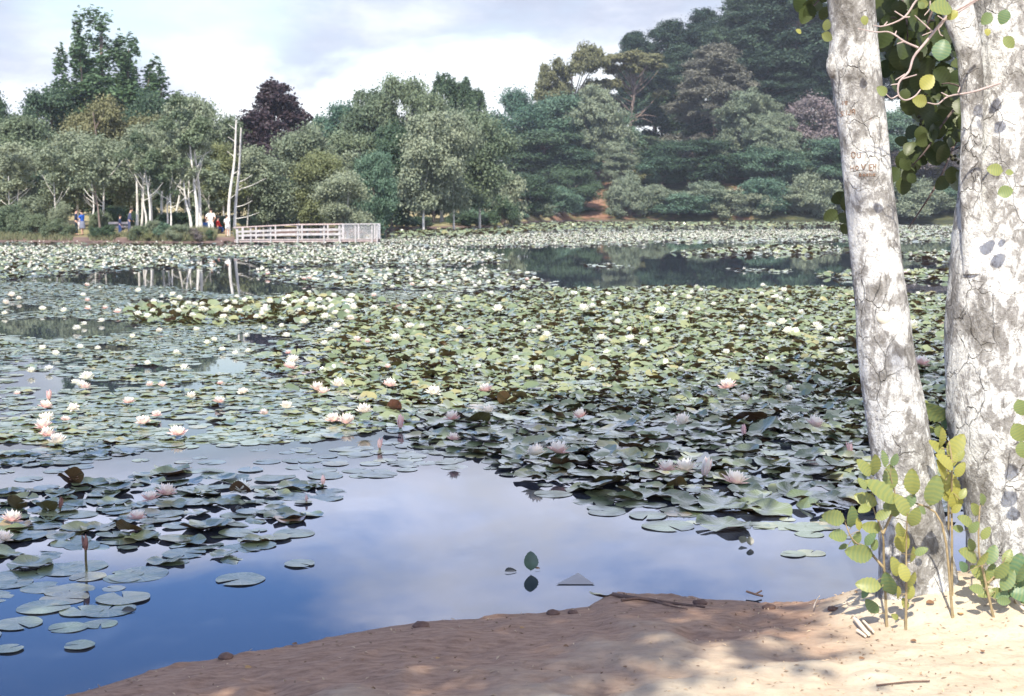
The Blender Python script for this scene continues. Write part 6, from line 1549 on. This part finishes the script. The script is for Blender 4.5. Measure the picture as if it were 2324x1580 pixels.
# ------------------------------------------------------------------ people
def m_cloth(name, col): return m_plain(name, col, .85, .15, 14, .4, .15, .02)
M_SKIN = m_plain('skin', (.52, .32, .23), .6, .08, 10, .1)
CL = {'white': m_cloth('white cloth', (.80, .79, .74)), 'navy': m_cloth('navy cloth', (.02, .03, .07)), 'royal': m_cloth('royal blue cloth', (.02, .10, .45)), 'grey': m_cloth('grey cloth', (.17, .18, .23)), 'suit': m_cloth('blue grey suit', (.07, .08, .14)),
      'red': m_cloth('red cloth', (.50, .03, .02)), 'jean': m_cloth('blue jean', (.03, .06, .17)), 'black': m_cloth('dark trousers', (.02, .03, .035)), 'coat': m_cloth('cream pink coat', (.72, .60, .56)), 'cream': m_cloth('cream shorts', (.62, .60, .58)), 'blue': m_cloth('mid blue cloth', (.05, .12, .32))}
M_HAIR = m_plain('dark brown hair', (.025, .016, .012), .7, .3, 30); M_SHOE = m_plain('dark shoes', (.02, .018, .018), .6)

def skin_obj(name, verts, edges, radii, mat, parent, root=0, sub=1):
    me = bpy.data.meshes.new(name); me.from_pydata([tuple(v) for v in verts], edges, []); me.materials.append(mat)
    o = ob(name, me, parent)
    md = o.modifiers.new('skin', 'SKIN'); md.use_smooth_shade = True
    for k, sv in enumerate(me.skin_vertices[0].data):
        rr = radii[k]; sv.radius = rr if isinstance(rr, tuple) else (rr, rr); sv.use_root = (k == root)
    if sub: s_ = o.modifiers.new('sub', 'SUBSURF'); s_.levels = sub; s_.render_levels = sub
    return o

def person(label, xd, Y, height, face, top, bottom, arms=('down', 'down'), sleeve=1.0, legs=1.0, skirt=False, sit=False, jacket=False, stride=.06, bow=0.0, dz=0.0):
    """face: heading in degrees, 0 looks along +Y (away); clothes in CL; arms per side: down, hip, fold, up, lap"""
    X = float(xd_u(xd)) * Y; zb = float(terrain_z(X, Y)) + dz
    o = thing('person', label, 'person', (X, Y, zb), None, R(-face)); k = height / 1.75
    hip_z = .92 if not sit else .50
    J = {}
    J['pel'] = np.array([0, 0, hip_z]); J['waist'] = J['pel'] + [0, .01 + bow * .05, .14]; J['chest'] = J['pel'] + [0, .02 + bow * .15, .36]; J['neck'] = J['pel'] + [0, .02 + bow * .25, .54]; J['nk2'] = J['neck'] + [0, .01 + bow * .03, .06]
    J['hd1'] = J['nk2'] + [0, .03 + bow * .04, .07]; J['hd2'] = J['hd1'] + [0, .0, .09]; J['hd3'] = J['hd2'] + [0, -.01, .07]
    J['nose'] = J['hd1'] + [0, .115, .02]
    V = []; E = []; RD = []; ID = {}
    def v(n, r_): ID[n] = len(V); V.append(J[n] * k); RD.append(tuple(x * k for x in r_) if isinstance(r_, tuple) else r_ * k); return ID[n]
    def e(a, b): E.append((ID[a], ID[b]))
    for n, r_ in (('pel', (.15, .11)), ('waist', (.135, .10)), ('chest', (.165, .115)), ('neck', (.07, .065)), ('nk2', .055), ('hd1', (.068, .085)), ('hd2', (.078, .095)), ('hd3', (.06, .075)), ('nose', .014)): v(n, r_)
    for a, b in (('pel', 'waist'), ('waist', 'chest'), ('chest', 'neck'), ('neck', 'nk2'), ('nk2', 'hd1'), ('hd1', 'hd2'), ('hd2', 'hd3'), ('hd1', 'nose')): e(a, b)
    for s_, nm in ((-1, 'L'), (1, 'R')):
        pose = arms[0 if s_ < 0 else 1]
        J['sh' + nm] = J['chest'] + [s_ * .19, 0, .12]
        if pose == 'hip': el, wr = [s_ * .36, -.10, -.14], [s_ * .19, .02, -.32]
        elif pose == 'fold': el, wr = [s_ * .24, .06, -.17], [s_ * -.02, .22, -.12]
        elif pose == 'lap': el, wr = [s_ * .25, .08, -.18], [s_ * .10, .28, -.28]
        elif pose == 'up': el, wr = [s_ * .30, .10, -.12], [s_ * .22, .28, .05]
        elif pose == 'front': el, wr = [s_ * .22, .06, -.20], [s_ * .06, .18, -.34]
        else: el, wr = [s_ * .25, -.02, -.20], [s_ * .26, .06, -.44]
        J['el' + nm] = J['chest'] + el; J['wr' + nm] = J['chest'] + wr
        d = unit(J['wr' + nm] - J['el' + nm]); J['pm' + nm] = J['wr' + nm] + d * .075
        v('sh' + nm, .062); v('el' + nm, .043); v('wr' + nm, .027); v('pm' + nm, (.034, .018)); e('chest', 'sh' + nm); e('sh' + nm, 'el' + nm); e('el' + nm, 'wr' + nm); e('wr' + nm, 'pm' + nm)
        side = unit(np.cross(d, [0, 1, 0.3])); bend = unit(np.cross(side, d))
        for f, (off, ln) in enumerate(((-.027, .065), (-.009, .078), (.009, .073), (.027, .058))):
            a_, b_ = f'f{f}a' + nm, f'f{f}b' + nm; J[a_] = J['pm' + nm] + side * off + d * ln * .55; J[b_] = J[a_] + d * ln * .45 + bend * .018; v(a_, .009); v(b_, .008); e('pm' + nm, a_); e(a_, b_)
        J['th' + nm] = J['wr' + nm] + d * .055 - side * .05; v('th' + nm, .0095); e('wr' + nm, 'th' + nm)
        J['hp' + nm] = J['pel'] + [s_ * .10, 0, -.06]
        if sit: kn, an = [s_ * .12, .42, -.02], [s_ * .12, .40, -.42]
        else: kn, an = [s_ * .11, .03 + s_ * stride * .5, -.45], [s_ * .12, s_ * stride, -.84]
        J['kn' + nm] = J['pel'] + kn; J['an' + nm] = J['pel'] + an; J['to' + nm] = J['an' + nm] + [s_ * .02, .15, -.045]
        v('hp' + nm, .092); v('kn' + nm, .058); v('an' + nm, .036); v('to' + nm, (.04, .025)); e('pel', 'hp' + nm); e('hp' + nm, 'kn' + nm); e('kn' + nm, 'an' + nm); e('an' + nm, 'to' + nm)
    skin_obj('body', V, E, RD, M_SKIN, o)
    # clothes follow the same joints
    def garment(name, parts, mat, links):
        vs, rs, idx = [], [], {}
        for n, r_, *off in parts: idx[n] = len(vs); vs.append((J[n] + (off[0] if off else 0)) * k); rs.append(tuple(x * k for x in r_) if isinstance(r_, tuple) else r_ * k)
        skin_obj(name, vs, [(idx[a], idx[b]) for a, b in links], rs, mat, o)
    sl = [('pel', (.175, .135) if jacket else (.165, .125), np.array([0, 0, -.12 if jacket else -.02])), ('waist', (.155, .12)), ('chest', (.19, .14)), ('neck', (.085, .08), np.array([0, 0, -.02]))]; ln = [('pel', 'waist'), ('waist', 'chest'), ('chest', 'neck')]
    for nm in 'LR':
        J['sv' + nm] = J['sh' + nm] + (J['el' + nm] - J['sh' + nm]) * min(1, sleeve); sl += [('sh' + nm, .082), ('sv' + nm, .064)]; ln += [('chest', 'sh' + nm), ('sh' + nm, 'sv' + nm)]
        if sleeve > 1: sl += [('wr' + nm, .045)]; ln += [('sv' + nm, 'wr' + nm)]
    garment('jacket' if jacket else 'shirt', sl, top, ln)
    if skirt:
        b = MB(); zz = np.array([hip_z + .10, hip_z, hip_z - .12, hip_z - .42]) * k; rr = np.array([.15, .185, .20, .225]) * k
        b.tube(np.stack([zz * 0, zz * 0, zz], -1), rr, 16); b.build('skirt', bottom, o)
    else:
        pl = [('pel', (.16, .125)), ('waist', (.14, .11), np.array([0, 0, -.06]))]; ln = [('waist', 'pel')]
        for nm in 'LR':
            J['kc' + nm] = J['kn' + nm] if legs >= .5 else J['hp' + nm] + (J['kn' + nm] - J['hp' + nm]) * .75
            pl += [('hp' + nm, .108), ('kc' + nm, .08)]; ln += [('pel', 'hp' + nm), ('hp' + nm, 'kc' + nm)]
            if legs >= 1: J['ac' + nm] = J['an' + nm] + [0, 0, .03]; pl += [('ac' + nm, .062)]; ln += [('kc' + nm, 'ac' + nm)]
        garment('trousers' if legs >= 1 else 'shorts', pl, bottom, ln)
    for nm in 'LR':
        b = MB(); c = (J['an' + nm] + [0, .07, -.045]) * k; b.ball(c, np.array([.048, .13, .042]) * k, 10, 6); b.build('shoe', M_SHOE, o)
    b = MB(); c = (J['hd2'] + [0, -.022, .030]) * k; b.ball(c, np.array([.098, .108, .095]) * k, 14, 9); b.build('hair', M_HAIR, o)
    b = MB()
    for s_ in (-1, 1): b.ball((J['hd1'] + [s_ * .032, .082, .045]) * k, np.array([.011, .008, .008]) * k, 8, 6)
    b.ball((J['hd1'] + [0, .083, -.035]) * k, np.array([.022, .006, .006]) * k, 8, 5); b.build('face_features', M_HAIR, o)
    return o, J, k
PY = 94.2
p_, J, k = person('man in a dark top holding a cream coat, left of the couple', 176, 95.2, 1.72, 75, CL['navy'], CL['black'], ('fold', 'fold'), 2)
hang = thing('coat', 'cream coat hanging over the arm of the man in the dark top', 'coat', p_.location)
b = MB(); prof = np.array([[0, 0, 1.16], [0, 0, 1.05], [0, .01, .85], [0, .03, .62], [0, .05, .50]]); b.tube(prof, [.05, .10, .12, .11, .05], 12)
V = np.concatenate(b.V); V[:, :2] = V[:, :2] * [.9, 1.6] + [0, .22]; V[:, 0] += .03 * np.sin(V[:, 1] * 40); hang.rotation_euler = p_.rotation_euler
ob('cloth', mk_mesh('cloth', V, [np.concatenate(f) for f in b.F.values()], CL['coat']), hang)
person('woman in a royal blue top and grey skirt, right of the couple', 190.5, 95.2, 1.62, -70, CL['royal'], CL['grey'], ('up', 'up'), .8, skirt=True)
person('child in navy blue and jeans standing by the bench', 275, 95.0, 1.33, 60, CL['navy'], CL['jean'], ('front', 'down'), 2)
person('man in a blue-grey suit with bowed head by the white birches', 296, 96.0, 1.74, 75, CL['suit'], CL['suit'], ('front', 'front'), 2, jacket=True, bow=.35)
person('man dressed all in white with hands on hips, seen from behind', 481, 93.6, 1.76, 12, CL['white'], CL['white'], ('hip', 'hip'), .75)
person('person in red seated behind the man in white', 496, 98.0, 1.5, 60, CL['red'], CL['jean'], ('lap', 'lap'), 2, sit=True)
person('child in blue seated behind the man in white, on his left side', 470, 98.0, 1.35, -30, CL['blue'], CL['grey'], ('lap', 'lap'), 2, sit=True)
person('boy in a white shirt and pale shorts at the foot of the bare birch poles', 518, 93.6, 1.36, -20, CL['white'], CL['cream'], ('front', 'front'), .8, legs=.4, bow=.4)


# ------------------------------------------------------------------ summer haze over the pond
hm = bpy.data.materials.new('haze'); hm.use_nodes = True; hm.node_tree.nodes.clear()
ho = hm.node_tree.nodes.new('ShaderNodeOutputMaterial'); hv = hm.node_tree.nodes.new('ShaderNodeVolumePrincipled')
hv.inputs['Color'].default_value = (.80, .88, 1.0, 1); hv.inputs['Density'].default_value = HAZE; hv.inputs['Anisotropy'].default_value = .2
hm.node_tree.links.new(hv.outputs[0], ho.inputs['Volume'])
b = MB(); b.box((-1500, -110, -3), (1500, 1100, 95)); tag(ob('haze', b.mesh('haze', hm, False)), 'thin bluish summer haze over the whole pond', 'haze', None, 'stuff')
